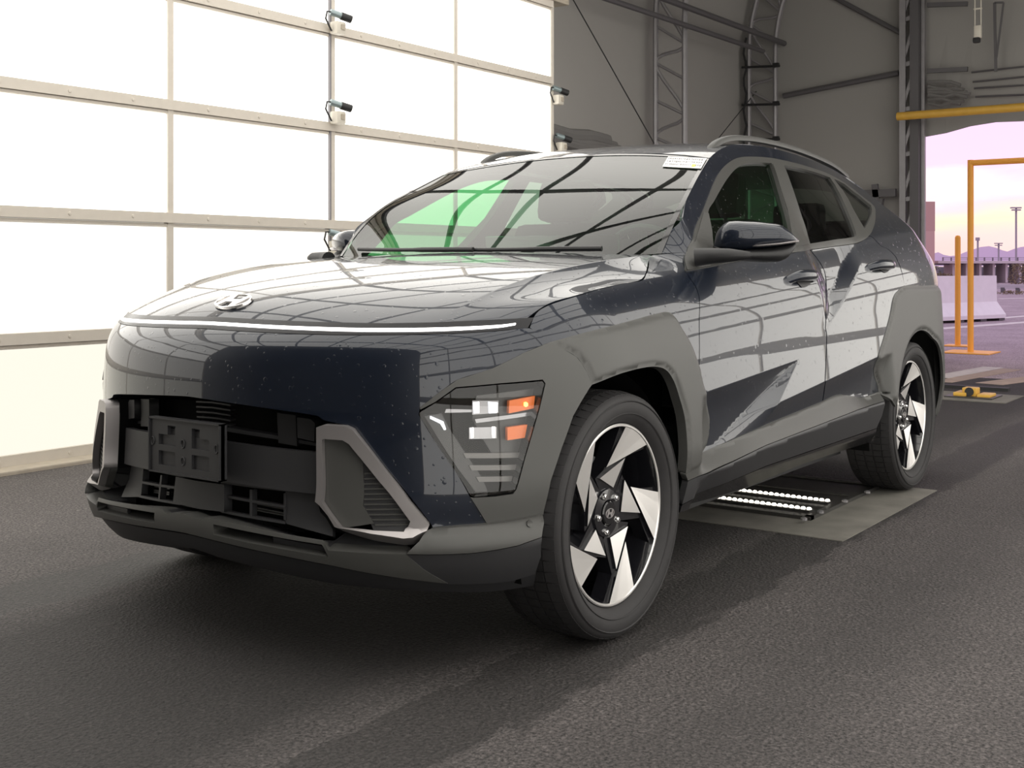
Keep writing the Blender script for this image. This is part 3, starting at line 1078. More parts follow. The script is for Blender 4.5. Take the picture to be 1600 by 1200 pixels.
# grille opening: a deep pocket behind the nose
GR = [(240, 611), (305, 621.5), (370, 631.5), (432, 640.5), (497, 650.5), (540, 664), (555, 669), (600, 727), (640, 775), (669, 812), (676, 825), (655, 846), (634, 866), (570, 864), (513, 860), (505, 844), (450, 835), (400, 825), (322, 808), (312, 812), (267, 793)]
guv = clip_u(dense(to_uv(GR), .02, -1), UC)
loop = np.array([p for p in guv])
A_ = body(loop[:, 0], loop[:, 1]); n_ = body_n(loop[:, 0], loop[:, 1])
mb = MB()
for sy in (1, -1):
    a_ = A_ - n_ * .004
    b_ = A_ - n_ * .11
    if sy < 0: a_ = a_ * [1, -1, 1]; b_ = b_ * [1, -1, 1]
    k = len(a_)
    F_ = [(i, (i + 1) % k, k + (i + 1) % k, k + i) for i in range(k) if not (loop[i][0] > UC - 1e-4 and loop[(i + 1) % k][0] > UC - 1e-4)]
    mb.add([*a_, *b_], F_)
mb.build('grille_recess', CLAD_DK, CAR, smooth=False)
panel('grille_back', GR, VOID, CAR, center=True, off=-.105, lip=0, spline=False, res=.03)
panel('crash_beam_cover', [(240, 670), (356, 691.5), (430, 701), (494, 707), (494, 772), (440, 766), (350, 752), (240, 727)], CLAD_DK, CAR, center=True, off=-.030, res=.03, lip=.02, spline=False)
panel('upper_grille_sill', [(240, 652), (330, 664), (430, 680), (494, 692), (494, 697), (430, 686), (330, 670), (240, 658)], CLAD_DK, CAR, center=True, off=-.06, res=.03, lip=.03, spline=False)
panel('radar_pillar', [(433, 645), (462, 649), (464, 697), (435, 692)], BLACK, CAR, off=-.05, lip=.03, spline=False, res=.03)
panel('grille_baffle', [(464, 652), (485, 655), (492, 661), (491, 690), (465, 684)], BLACK, CAR, off=-.035, lip=.04, spline=False, res=.03)
for k in range(5):
    y0 = 622 + k * 8
    panel('grille_slat', [(250, y0 - 6), (300, y0), (360, y0 + 10), (360, y0 + 12.5), (300, y0 + 2.5), (250, y0 - 3.5)], CLAD_DK, CAR, center=True, off=-.085, lip=.02, spline=False, res=.03)
# lower vents
for k, (yy) in enumerate((772, 797)):
    panel('vent_bar', [(345, yy), (392, yy + 9), (446, yy + 18), (446, yy + 22), (392, yy + 13), (345, yy + 4)], CLAD_DK, CAR, off=-.045, lip=.02, spline=False, res=.03)
for k, (xx, yy) in enumerate(((392, 765), (445, 771))):
    panel('vent_post', [(xx - 2, yy), (xx + 2, yy + .5), (xx + 2, yy + 42), (xx - 2, yy + 41)], CLAD_DK, CAR, off=-.046, lip=.02, spline=False, res=.03)
for yy in (782, 788.5, 792):
    panel('vent_fin', [(402, yy + 4), (444, yy + 12), (444, yy + 14.5), (402, yy + 6.5)], CLAD, CAR, off=-.075, lip=.01, spline=False, res=.03)
panel('vent_surround', [(345, 751), (440, 766), (494, 772), (500, 800), (520, 828), (520, 838), (446, 818), (446, 768), (345, 755)], CLAD_DK, CAR, off=-.048, lip=.02, spline=False, res=.03)
panel('lower_centre_panel', [(270, 745), (310, 752), (350, 757), (350, 800), (310, 795), (270, 785)], CLAD_DK, CAR, center=True, off=-.036, lip=.03, spline=False, res=.03)

# number plate holder
PX = .800
mb = MB()
def plate_pt(a, b):      # a across from the image left, b down
    return (-.147 + .294 * a, .628 - .150 * b)
def plate_box(a0, a1, b0, b1, x0, x1):
    y0, z0 = plate_pt(a0, b0); y1, z1 = plate_pt(a1, b1)
    mb.box(((x0 + x1) / 2, (y0 + y1) / 2, (z0 + z1) / 2), (x1 - x0, y1 - y0, z0 - z1))
wins = [(.13, .37, .30, .49), (.60, .84, .30, .49), (.13, .37, .60, .86), (.60, .84, .60, .86)]
holes = [(.26, .37, .13, .30), (.60, .71, .13, .30)]
xs_ = sorted({0, 1, *[w[i] for w in wins + holes for i in (0, 1)]})
zs_ = sorted({0, 1, *[w[i] for w in wins + holes for i in (2, 3)]})
for i in range(len(xs_) - 1):
    for j in range(len(zs_) - 1):
        ca, cb = (xs_[i] + xs_[i + 1]) / 2, (zs_[j] + zs_[j + 1]) / 2
        if any(h[0] < ca < h[1] and h[2] < cb < h[3] for h in holes): continue
        w = any(h[0] < ca < h[1] and h[2] < cb < h[3] for h in wins)
        plate_box(xs_[i], xs_[i + 1], zs_[j], zs_[j + 1], PX - .012, PX - .008 if w else PX)
for (a0, a1, b0, b1) in ((0, 1, 0, .025), (0, 1, .975, 1), (0, .012, 0, 1), (.988, 1, 0, 1)):
    plate_box(a0, a1, b0, b1, PX - .02, PX + .006)
for ca, cb in ((.48, .43), (.48, .74), (.94, .44), (.045, .44)):
    y, z = plate_pt(ca, cb)
    mb.tube([(PX + .001, y + .007 * math.cos(q), z + .011 * math.sin(q)) for q in np.linspace(0, 2 * PI, 12, False)], .002, 6, closed=True)
mb.box((PX - .035, 0, .55), (.05, .2, .1))
pl = mb.build('number_plate_holder', CLAD_DK, CAR)

# fog surrounds
FO = [(494, 668), (505, 664.5), (539, 666), (550, 671), (600, 733), (640, 784), (671, 820), (667, 829), (645, 840), (630, 841.5), (580, 834), (527.5, 825), (512, 806), (499, 790), (492, 784)]
FI = [(502.5, 688), (505, 686), (535, 688), (545, 694), (592, 752), (641, 815), (638, 823), (631, 831), (585, 829), (531, 824), (514, 803), (502, 785)]
panel('fog_surround', FO, SATIN, CAR, holes=[FI], off=.022, res=.015, lip=.04, spline=False, hole_lip=.02)
panel('fog_duct_wall', [(501, 686), (535, 687), (546, 693), (567, 722), (567, 790), (584, 818), (531, 826), (512, 803), (500, 786)], CLAD, CAR, off=.000, res=.02, lip=.02, spline=False)
panel('fog_duct_grille', [(567, 722), (645, 815), (633, 833), (584, 829), (567, 790)], CLAD_DK, CAR, off=-.004, lip=.01, spline=False, res=.02)
for k in range(11):
    y0 = 739 + k * 8
    xr = 569 + (y0 - 722) * .80
    xl = 568 if y0 < 790 else 568 + (y0 - 790) * .6
    panel('fog_duct_fin', [(xl, y0), (xr, y0 - 1), (xr + 2, y0 + 1.5), (xl + 1, y0 + 2.5)], CLAD, CAR, off=.000, lip=.004, spline=False, res=.03)

# headlamps
panel('headlamp_housing', HEAD, VOID, CAR, off=-.055, lip=0, spline=False, res=.02)
huv = dense(to_uv(HEAD), .02, -1)
A_ = body(huv[:, 0], huv[:, 1]); n_ = body_n(huv[:, 0], huv[:, 1])
for sy in (1, -1):
    m_ = np.array([1, sy, 1]); k = len(A_)
    MB().add([*((A_ + n_ * .002) * m_), *((A_ - n_ * .056) * m_)], [(i, (i + 1) % k, k + (i + 1) % k, k + i) for i in range(k)]).build('headlamp_bezel', GLOSS, CAR)
HIN = [(662, 646), (713, 611), (780, 605), (842, 600), (836, 640), (826, 678), (815, 713), (801, 762), (775, 769), (741, 771), (715, 733), (683, 685)]
def lamp(name, pts, mat, off, lip=.015, **k):
    return panel(name, pts, mat, CAR, off=off, lip=lip, spline=False, res=.02, **k)
lamp('lamp_bezel_panel', [(745, 618), (840, 606), (834, 640), (824, 680), (816, 708), (770, 712), (757, 690), (738, 655)], GREYL, -.045)
lamp('lamp_bezel_panel', [(663, 650), (690, 646), (702, 670), (730, 712), (752, 745), (762, 768), (743, 769), (716, 733), (684, 684)], GREYL, -.040)
lamp('turn_signal', [(796, 626), (836, 618.5), (834, 638), (795, 646)], AMBER, -.022, label='amber turn signal block')
lamp('turn_signal', [(793, 668), (824, 663.5), (820, 684), (793, 688)], AMBER, -.022, label='amber turn signal block')
lamp('signal_bulb', [(819, 629), (822, 628), (825, 630), (825, 634), (822, 636), (819, 634)], pbr('lit_amber_bulb', (1, .7, .2), .3, emit=(1, .62, .12), estr=2.5), -.018, lip=.003, label='small lit amber bulb spot')
lamp('projector_lamp', [(738, 626), (779, 626), (779, 645), (738, 648)], SILV, -.030)
lamp('lit_led_block', [(764, 628), (778, 629), (777, 645), (765, 646)], LEDW, -.024, lip=.006)
lamp('lit_led_block', [(740, 629), (749, 628), (749, 645), (741, 646)], LEDW, -.024, lip=.006)
lamp('projector_lamp', [(733, 668), (776, 667), (776, 685), (733, 686)], SILV, -.030)
lamp('lens_edge', [(735, 669), (740, 668), (740, 684), (736, 685)], DRLW, -.026, lip=.004)
lamp('lens_edge', [(769, 667), (774, 667), (774, 684), (770, 684)], DRLW, -.026, lip=.004)
lamp('reflector_strip', [(697, 639), (738, 640), (738, 644), (695, 645)], SILV, -.035, lip=.004)
lamp('light_guide', [(672, 650), (693, 659), (697, 671), (694, 672), (688, 662), (672, 654)], LEDW, -.030, lip=.004)
lamp('lamp_shelf', [(742, 655), (832, 643), (831, 649), (744, 661)], SILV, -.028)
for (a, b, c, y0) in ((724, 816, 6, 708), (733, 812, 6, 727), (744, 801, 6, 745)):
    lamp('lamp_louvre', [(a, y0), (b, y0 - 1), (b - 2, y0 + 7), (a + 4, y0 + 8)], LOUV, -.034, lip=.02)
panel('headlamp_lens', HEAD, LENS, CAR, off=.002, lip=0, spline=False, res=.02)

# parking sensors on the bumper
for (px, py, r) in ((828, 818, 4.5), (630, 704, 5.5)):
    panel('parking_sensor', [(px + r * math.cos(q), py + r * 1.15 * math.sin(q)) for q in np.linspace(0, 2 * PI, 14, False)], CLAD if px > 700 else PAINT, CAR, off=.020 if px > 700 else .002, lip=.004, res=.01)

# doors
def zA_(x): return .649 - .072 * (x + .49)
def zB_(x): return .537 - .091 * (x + .738)
FOLDS = []
for e_ in (.006, 0, -.006):
    FOLDS.append([(x, zA_(x) + e_) for x in np.linspace(-.40, -1.185, 12)])
    FOLDS.append([(x, zB_(x) + e_) for x in np.linspace(-.83, -2.25, 16)])
for k_ in (.43 / .16, .20 / .14):
    for e_ in (.004, -.004):
        FOLDS.append([(-1.2 + e_ + (.70 - z_) * k_, z_) for z_ in np.linspace(.688, .555 if k_ > 2 else .575, 10)])
for e_ in (.004, .0, -.005):
    FOLDS.append([(x, float(band_top(x)) + e_) for x in np.linspace(-.44, -2.2, 40)])
HAUNCH = [[(x, .815 + .49 * (-1.52 - x) + e_) for x in np.linspace(-1.56, -1.98, 12)] for e_ in (-.004, .010, .035, .075)]
panel('front_door', [(1070.5, 424), (1150, 409.5), (1241, 395)] + DOOR_GAP + SILLTOP[:4][::-1] + CLAD_TOP[8:][::-1] + [(1092.5, 575), (1093, 510), (1092.5, 463), (1087, 447), (1080, 437)], PAINT, CAR, res=.013, lip=.02,
      creases=FOLDS)
RD = [(1266, 391), (1308, 385), (1343, 379), (1358, 369), (1363, 371), (1376, 384), (1388, 390), (1399, 401), (1407, 420), (1413, 446)]
REARCLAD = [(1413, 447), (1401, 456), (1396, 464), (1391, 490), (1383, 520), (1372, 555), (1365, 577), (1366, 588), (1371, 603), (1377, 617)]
panel('rear_door', RD + REARCLAD[1:] + [(1347, 622), (1330, 618.5), (1316, 616.6), (1308, 617.5), (1299, 621), (1286, 627.5)] + [(x + 1.3, y) for x, y in DOOR_GAP[::-1][1:]], PAINT, CAR, res=.013, lip=.02, creases=FOLDS + HAUNCH)
panel('sill_cladding', SILLTOP + [(1382, 626), (1340, 640), (1197.5, 695), (1092, 743.5), (1075, 751), (1071.5, 741), (1088, 732)], CLAD, CAR, off=.004, res=.014, lip=.02, spline=False)
panel('sill_base', [(1075, 752), (1092, 744.5), (1197.5, 696), (1340, 641), (1382, 627), (1378, 650), (1369.6, 669), (1197.5, 727.7), (1080.5, 780.6), (1066, 788)], CLAD_DK, CAR, off=.003, res=.014, lip=.02, spline=False)
panel('sill_underside', [(1066, 789), (1080.5, 781.6), (1197.5, 728.7), (1369.6, 670), (1367, 690), (1317, 704), (1254, 725), (1173, 759), (1062, 801)], GLOSS, CAR, off=0, res=.03, lip=.02, spline=False)

# rear quarter and greenhouse
ROOF_EDGE = [(1034, 396), (1050, 358), (1073, 311), (1096, 267), (1109, 247), (1116, 240), (1128, 232), (1147, 226), (1191, 229), (1244, 242), (1283, 256), (1312, 271), (1349, 296), (1362, 305)]
panel('body_side', ROOF_EDGE + [(-2.93, 1.30, 's'), (-3.02, 1.22, 's'), (-3.10, 1.14, 's'), (-3.17, 1.06, 's'), (-3.20, 1.0, 's'), (-3.2, .93, 's'), (-3.0, .93, 's'), (-2.72, .94, 's'), (1413, 446.5)] + [(x + 1, y) for x, y in RD[::-1][1:-4]] + TRIM_OUT[:-5][::-1] + [(1071, 394)], PAINT_WET, CAR, res=.015, lip=.015)
G1 = [(1106.7, 332), (1116, 314), (1126, 296), (1136, 280), (1146, 267.5), (1155, 260), (1163, 256), (1170, 254.5), (1188, 254), (1205.5, 254.8), (1212, 272), (1218, 293), (1228, 327), (1236, 362), (1239, 384), (1200, 392), (1116, 405), (1114, 380), (1112, 360)]
G2 = [(1225, 258), (1255, 264), (1280, 271), (1297, 277.5), (1305, 289), (1312, 302), (1325, 331), (1334, 353), (1338, 365), (1337, 369), (1300, 375), (1266, 380.6), (1259.5, 357), (1251, 332), (1244, 310)]
G3 = [(1303, 279.5), (1313, 284), (1322, 289.5), (1342, 305), (1361, 321), (1362.5, 329), (1358, 343), (1351, 357), (1342, 342), (1333, 326), (1325, 310), (1317, 297)]
panel('window_surround', TRIM_OUT, TRIMG, CAR, holes=[G1, G2, G3], off=.004, res=.014, lip=.03)
panel('front_door_glass', G1, SIDEGL, CAR, off=-.008, lip=0, res=.03)
panel('rear_door_glass', G2, PRIVGL, CAR, off=-.008, lip=0, res=.03)
panel('quarter_glass', G3, PRIVGL, CAR, off=-.008, lip=0, res=.03)
panel('centre_pillar_cover', [(1208, 256), (1223, 259), (1242, 310), (1264, 381), (1242, 384.5), (1231, 327)], TRIMG, CAR, off=.009, lip=.005, res=.02, spline=False)

# rear arch and tail
RA_IN = [(1377, 617), (1389, 596), (1396, 570), (1402, 545), (1408, 530), (1416, 518), (1430, 510), (1444, 508), (1450, 513), (1456, 530), (1459, 552), (1460, 590)]
rear_out = to_uv(REARCLAD, .0)
cx_, cz_ = -2.66, .35
arch = [(cx_ + .395 * math.cos(q), cz_ + .395 * math.sin(q)) for q in np.linspace(0.2, PI - .15, 26)]
ra = [tuple(p) for p in rear_out] + arch + [(-3.06, .30), (-3.14, .30), (-3.16, .5), (-3.17, .75), (-3.12, .90), (-2.95, .945), (-2.72, .95)]
panel('rear_arch_cladding', ra, CLAD, CAR, off=.012, res=.011, lip=.012, bevel=(.011, .028), raw=True, corner=50)
panel('rear_bumper', [(-3.13, .32), (-3.15, .22), (XR - SR * PI / 2, .22), (XR - SR * PI / 2, .90), (-3.13, .90), (-3.175, .75), (-3.165, .5)], CLAD, CAR, raw=True, off=.004, res=.03, lip=.02, spline=False)
panel('tailgate', [(-3.21, .91), (XR - SR * PI / 2, .91), (XR - SR * PI / 2, 1.27), (-2.94, 1.27), (-3.03, 1.22), (-3.11, 1.14), (-3.18, 1.06), (-3.21, 1.0)], PAINT, CAR, raw=True, res=.03, lip=.02, spline=False)
# ---- hood ---------------------------------------------------------------------------
M1 = np.array([1, -1, 1])
def nspline(x, y):
    n = len(x)
    h = np.diff(x)
    A = np.eye(n); r = np.zeros(n)
    for i in range(1, n - 1):
        A[i, i - 1], A[i, i], A[i, i + 1] = h[i - 1], 2 * (h[i - 1] + h[i]), h[i]
        r[i] = 6 * ((y[i + 1] - y[i]) / h[i] - (y[i] - y[i - 1]) / h[i - 1])
    m = np.linalg.solve(A, r)
    def f(t):
        t = np.asarray(t, float)
        i = np.clip(np.searchsorted(x, t) - 1, 0, n - 2)
        a, b = x[i + 1] - t, t - x[i]
        return (m[i] * a ** 3 + m[i + 1] * b ** 3) / (6 * h[i]) + (y[i] / h[i] - m[i] * h[i] / 6) * a + (y[i + 1] / h[i] - m[i + 1] * h[i] / 6) * b
    return f
def poly(P, deg):
    P = np.array(P, float)
    L = np.concatenate([[0], np.cumsum(np.linalg.norm(np.diff(P, axis=0), axis=1))])
    L /= L[-1]
    w = np.ones(len(L)); w[0] = w[-1] = 30
    c = [np.polyfit(L, P[:, i], deg, w=w) for i in range(3)]
    return lambda s: np.stack([np.polyval(q, np.asarray(s, float)) for q in c], -1)
def curve(P):
    P = np.array(P, float)
    L = np.concatenate([[0], np.cumsum(np.linalg.norm(np.diff(P, axis=0), axis=1))])
    L /= L[-1]
    f = [nspline(L, P[:, i]) for i in range(3)]
    return lambda s: np.stack([f[0](s), f[1](s), f[2](s)], -1)
shut_uv = dense(to_uv(SHUT), .02, 60, closed=False)
E3 = curve(body(shut_uv[:, 0], shut_uv[:, 1])[::6].tolist() + [body(*to_uv([SHUT[-1]])[0]).tolist()])
lt_uv = np.array(to_uv(LENS_TOP))
lt3 = body(lt_uv[:, 0], lt_uv[:, 1])
c0_uv = clip_u([tuple(p) for p in dense(lt_uv, .02, -1, closed=False)] + [(1.0, 1.5)], UC)
ltd = dense(lt_uv, .01, -1, closed=False)
lt3 = body(ltd[:, 0], ltd[:, 1])
k_ = lt3[:, 1] > -.01
o_ = np.argsort(lt3[k_, 1])
FY, FX, FZ = lt3[k_, 1][o_], lt3[k_, 0][o_], lt3[k_, 2][o_]
nose = np.array([np.interp(0, FY, FX), 0, np.interp(0, FY, FZ)])
K0 = body(*to_uv([(682, 503)])[0])
yk0 = K0[1]
kp = [K0.tolist()]
for (px, py, w) in ((694, 490, .05), (706, 484, .10), (725, 473, .2), (760, 459, .35), (800, 447, .48), (846, 431, .62), (900, 416, .76), (951, 402.5, .9)):
    kp.append(on_y(px, py, yk0 + (.690 - yk0) * w).tolist())
Rr = body(*to_uv([SHUT[-1]])[0])
kp.append([Rr[0] - .01, Rr[1] - .012, Rr[2] + .004])
K3 = poly(kp, 3)
C3 = poly([nose.tolist(), (.665, 0, .917), (.63, 0, .939), (.55, 0, .970), (.4, 0, 1.006), (.2, 0, 1.036), (0, 0, 1.058), (-.2, 0, 1.075), (-.43, 0, 1.09)], 6)
TK = .66
def hood_fn(s, t):
    a = np.abs(t)
    sc = np.clip(s, 0, 1)
    C, K, E = C3(sc), K3(sc), E3(sc)
    p = np.clip(a / TK, 0, 1)[..., None]
    q = np.clip((a - TK) / (1 - TK), 0, 1)[..., None]
    pz = 1.6 * p ** 2 - .6 * p ** 4
    inner = C + (K - C) * np.concatenate([p ** 2, p, pz], -1)
    outer = K + (E - K) * np.concatenate([q, q, q + 1.0 * q * (1 - q) * (np.sin(np.clip(sc, 0, 1) * PI)[..., None] ** .5)], -1)
    P = np.where((a < TK)[..., None], inner, outer)
    # follow the true nose contour at the front edge
    C0, K0_, E0 = C3(0.0), K3(0.0), E3(0.0)
    in0 = C0 + (K0_ - C0) * np.concatenate([p ** 2, p, pz], -1)
    ou0 = K0_ + (E0 - K0_) * q
    B0 = np.where((a < TK)[..., None], in0, ou0)
    fx = np.interp(B0[..., 1], FY, FX) - B0[..., 0]
    fz = np.interp(B0[..., 1], FY, FZ) - B0[..., 2]
    w = (1 - sc) ** 4
    P = P + np.stack([fx * w, fx * 0, fz * w], -1)
    P = P * np.stack([np.ones_like(t), np.sign(t) + (t == 0), np.ones_like(t)], -1)
    return P
tl = np.unique(np.concatenate([np.linspace(0, TK - .012, 26), [TK - .004, TK + .004], np.linspace(TK + .012, .982, 14)]))
tl = np.concatenate([-tl[::-1], tl[1:]])

def grid_patch2(name, fn, sl, tl, mat, parent, thick=0.0):
    S_, T_ = np.meshgrid(sl, tl, indexing='ij')
    P = fn(S_, T_)
    e = 2e-3
    a = fn(S_ + e, T_) - fn(S_ - e, T_)
    b = fn(S_, T_ + e) - fn(S_, T_ - e)
    N = np.cross(a, b)
    N /= np.maximum(np.linalg.norm(N, axis=-1, keepdims=True), 1e-12)
    N = np.where(N[..., 2:3] < 0, -N, N)
    w = len(tl)
    h = len(sl)
    P, N = P.reshape(-1, 3), N.reshape(-1, 3)
    F = []
    for i in range(h - 1):
        for j in range(w - 1):
            q = [i * w + j, i * w + j + 1, (i + 1) * w + j + 1, (i + 1) * w + j]
            g = np.cross(P[q[2]] - P[q[0]], P[q[3]] - P[q[1]])
            F.append(q if g @ N[q].sum(0) > 0 else q[::-1])
    vs, nn = [*P], [*N]
    if thick > 0:
        ring = [i * w for i in range(h)] + [(h - 1) * w + j for j in range(1, w)] + [i * w + w - 1 for i in range(h - 2, -1, -1)] + [j for j in range(w - 2, 0, -1)]
        A = P[ring]; B = A - N[ring] * thick
        o, n = len(vs), len(ring)
        T = np.roll(A, -1, 0) - np.roll(A, 1, 0)
        T /= np.maximum(np.linalg.norm(T, axis=1, keepdims=True), 1e-9)
        S2 = np.cross(T, N[ring])
        S2 = S2 * np.sign(np.median(((A - A.mean(0)) * S2).sum(1)))
        vs += [*A, *B]; nn += [*S2, *S2]
        for i in range(n):
            j = (i + 1) % n
            q = [o + i, o + j, o + n + j, o + n + i]
            g = np.cross(vs[q[2]] - vs[q[0]], vs[q[3]] - vs[q[1]])
            F.append(q if g @ nn[q[0]] > 0 else q[::-1])
    return mesh_obj(name, vs, F, mat, parent, normals=nn)

hood = grid_patch2('hood', hood_fn, np.concatenate([np.linspace(0, .2, 18), np.linspace(.2, 1, 44)[1:]]), tl, PAINT_WET, CAR, .02)

# ---- windscreen and roof --------------------------------------------------------------
we = to_uv([(1034, 397), (1050, 359), (1073, 312), (1096, 268), (1108, 249)])
we3 = body(np.array(we)[:, 0], np.array(we)[:, 1])
WE = curve(we3)
WC = curve([(-.415, 0, 1.075), (-.62, 0, 1.205), (-.88, 0, 1.355), (-1.149, 0, 1.484)])
def ws_fn(s, t):
    a = np.abs(t)
    E, C = WE(s), WC(s)
    w = a[..., None] ** 2.1
    P = C + (E - C) * w
    P[..., 1] = t * E[..., 1]
    return P
ws = grid_patch2('windscreen', ws_fn, np.linspace(0, 1, 24), np.linspace(-.985, .985, 41), WSGLASS, CAR)
def ws_frame(name, s0, s1, t0, t1, mat, lift=.002, n=30):
    S_ = np.linspace(s0, s1, n if s1 - s0 > .3 else 4); T_ = np.linspace(t0, t1, n if t1 - t0 > .3 else 4)
    return grid_patch2(name, lambda s, t: ws_fn(s, t) + np.array([.5, 0, .85]) * lift, S_, T_, mat, CAR)
ws_frame('windscreen_seal', 0, 1, .975, 1.0, GLOSS)
ws_frame('windscreen_seal', 0, 1, -1.0, -.975, GLOSS)
ws_frame('windscreen_top_band', .985, 1.004, -1, 1, GLOSS)
re = to_uv([(1109, 247), (1116, 240), (1128, 232), (1147, 226), (1191, 229), (1244, 242), (1283, 256), (1312, 271), (1349, 296), (1362, 305)]) + [(-2.93, 1.30)]
re3 = body(np.array(re)[:, 0], np.array(re)[:, 1])
RE = curve(re3)
RC = curve([(-1.152, 0, 1.486), (-1.3, 0, 1.525), (-1.5, 0, 1.553), (-1.75, 0, 1.571), (-2.1, 0, 1.575), (-2.5, 0, 1.556), (-2.8, 0, 1.526), (-3.08, 0, 1.475)])
def rf_fn(s, t):
    a = np.abs(t)
    E, C = RE(s), RC(s)
    w = a[..., None] ** 2.6
    P = C + (E - C) * w
    P[..., 1] = t * E[..., 1]
    return P
grid_patch2('roof', rf_fn, np.linspace(0, 1, 50), np.linspace(-1, 1, 51), PAINT_WET, CAR, .015)
# roof rails
for sy in (1, -1):
    pts = [on_y(px, py, .545) * [1, sy, 1] for px, py in ((1106, 243), (1110, 232), (1118, 224), (1130, 218), (1148, 215.5), (1191, 220), (1244, 234), (1283, 249.5), (1312, 267), (1322, 276))]
    P = curve(pts)(np.linspace(0, 1, 40))
    mb = MB()
    w_, h_ = .015, .011
    V, F = [], []
    prof = [(-1, -1), (-1, .3), (-.7, .85), (0, 1), (.7, .85), (1, .3), (1, -1)]
    for i, p in enumerate(P):
        t = P[min(i + 1, 39)] - P[max(i - 1, 0)]
        t /= np.linalg.norm(t)
        side = np.array([0, 1.0, 0]); up = np.cross(t, side); up *= np.sign(up[2] + 1e-9)
        V += [p + side * a * w_ + up * b * h_ for a, b in prof]
    n = len(prof)
    for i in range(39):
        for k in range(n):
            F.append((i * n + k, i * n + (k + 1) % n, (i + 1) * n + (k + 1) % n, (i + 1) * n + k))
    F += [tuple(range(n)), tuple(39 * n + k for k in range(n))]
    mb.add(V, F)
    # skirt down to the roof
    mb.build('roof_rail', CLAD, CAR, smooth=True, angle=50)

# ---- cowl and wipers ------------------------------------------------------------------
grid_patch2('cowl_panel', lambda s, t: np.stack([-.40 - .12 * s - .09 * t ** 2, t * .70, 1.066 + .012 * s - .002 * t ** 2], -1), np.linspace(0, 1, 4), np.linspace(-1, 1, 21), BLACK, CAR, .01)
def wiper(pts, w=.010):
    mb = MB()
    mb.tube(curve(pts)(np.linspace(0, 1, 14)), [w * .9] * 6 + [w * .7] * 8, 8)
    b0 = curve(pts)(np.linspace(.3, 1, 8))
    return mb.build('wiper', BLACK, CAR, smooth=True)
def ws_at(s, t, h=.012):
    return ws_fn(np.array([float(s)]), np.array([float(t)]))[0] + np.array([.5, 0, .85]) * h
wiper([ws_at(.012, .06, .022), ws_at(.018, -.2, .02), ws_at(.026, -.5, .016), ws_at(.034, -.82, .014)])
wiper([ws_at(.006, .74, .022), ws_at(.012, .45, .02), ws_at(.02, .15, .016), ws_at(.028, -.12, .014)])
# sticker inside the top corner of the glass
mb = MB()
def wp(px, py): return on_plane(px, py, ws_at(.93, .7, .004), np.cross(WE(.95) - WE(.85), ws_at(.93, .8) - ws_at(.93, .4)))
c4 = [wp(1044, 244.5), wp(1104, 247), wp(1095, 263), wp(1035, 260)]
nrm = np.cross(c4[1] - c4[0], c4[3] - c4[0]); nrm /= np.linalg.norm(nrm)
if nrm[2] < 0: nrm = -nrm
mb.add([*c4, *[p - nrm * .0015 for p in c4]], [(0, 1, 2, 3), (7, 6, 5, 4), (0, 4, 5, 1), (1, 5, 6, 2), (2, 6, 7, 3), (3, 7, 4, 0)])
sticker = mb.build('windscreen_sticker', PAPER, CAR)
sticker['label'] = 'white paper slip with dark print and a yellow spot'
def quad_on(base, a0, a1, b0, b1, h):
    f = lambda a, b: base[0] * (1 - a) * (1 - b) + base[1] * a * (1 - b) + base[2] * a * b + base[3] * (1 - a) * b + nrm * h
    return [f(a0, b0), f(a1, b0), f(a1, b1), f(a0, b1)]
INK = pbr('grey_ink', (.22, .22, .23), .7)
YEL = pbr('yellow_ink', (.8, .75, .15), .7)
rs = random.Random(3)
mb = MB()
for r in range(3):
    a = .04
    while a < .93:
        wd = rs.uniform(.015, .045)
        mb.add(quad_on(c4, a, a + wd, .12 + .28 * r, .12 + .28 * r + rs.uniform(.08, .16), .0006), [(0, 1, 2, 3)])
        a += wd + rs.uniform(.012, .03)
mb.build('sticker_print', INK, sticker)
MB().add(quad_on(c4, .74, .83, .66, .9, .0009), [(0, 1, 2, 3)]).build('sticker_spot', YEL, sticker)

# ---- emblems --------------------------------------------------------------------------
def emblem(name, origin, ax, ay, an, R, parent, mat, depth=.006, rx=1.0, ry=.60):
    """slanted H inside an oval ring"""
    o, ax, ay, an = map(np.array, (origin, ax, ay, an))
    mb = MB()
    f = lambda a, b, h: o + ax * a * R + ay * b * R + an * h
    ring = []
    n = 40
    V = []
    for k in range(n):
        q = 2 * PI * k / n
        for (rr, h) in ((1, 0), (.975, depth), (.89, depth), (.87, 0)):
            V.append(f(rx * rr * math.cos(q), ry * (rr - (.0 if rr > .95 else .02)) * math.sin(q), h))
    F = []
    for k in range(n):
        for i in range(3):
            F.append((k * 4 + i, k * 4 + i + 1, ((k + 1) % n) * 4 + i + 1, ((k + 1) % n) * 4 + i))
    mb.add(V, F)
    mb.prism(HPOLY, lambda a, b: f(a, b, 0), lambda a, b: f(a, b, depth))
    return mb.build(name, mat, parent, smooth=True, angle=30)
best = min(np.linspace(0, .4, 300), key=lambda s: np.linalg.norm(project(C3(s)) - [366.3, 474]))
eo = C3(best)
et = C3(best + .02) - C3(best - .02); et /= np.linalg.norm(et)
en = np.cross(et, np.array([0, 1.0, 0])); en *= np.sign(en[2])
HPOLY = [(-.74, -.34), (-.52, -.46), (-.34, -.10), (.10, -.10), (.20, -.55), (.46, -.50),
         (.74, .34), (.52, .46), (.34, .10), (-.10, .10), (-.20, .55), (-.46, .50)]
emblem('hood_emblem', eo + en * .002, (0, 1, 0), et, en, .068, CAR, BADGE)

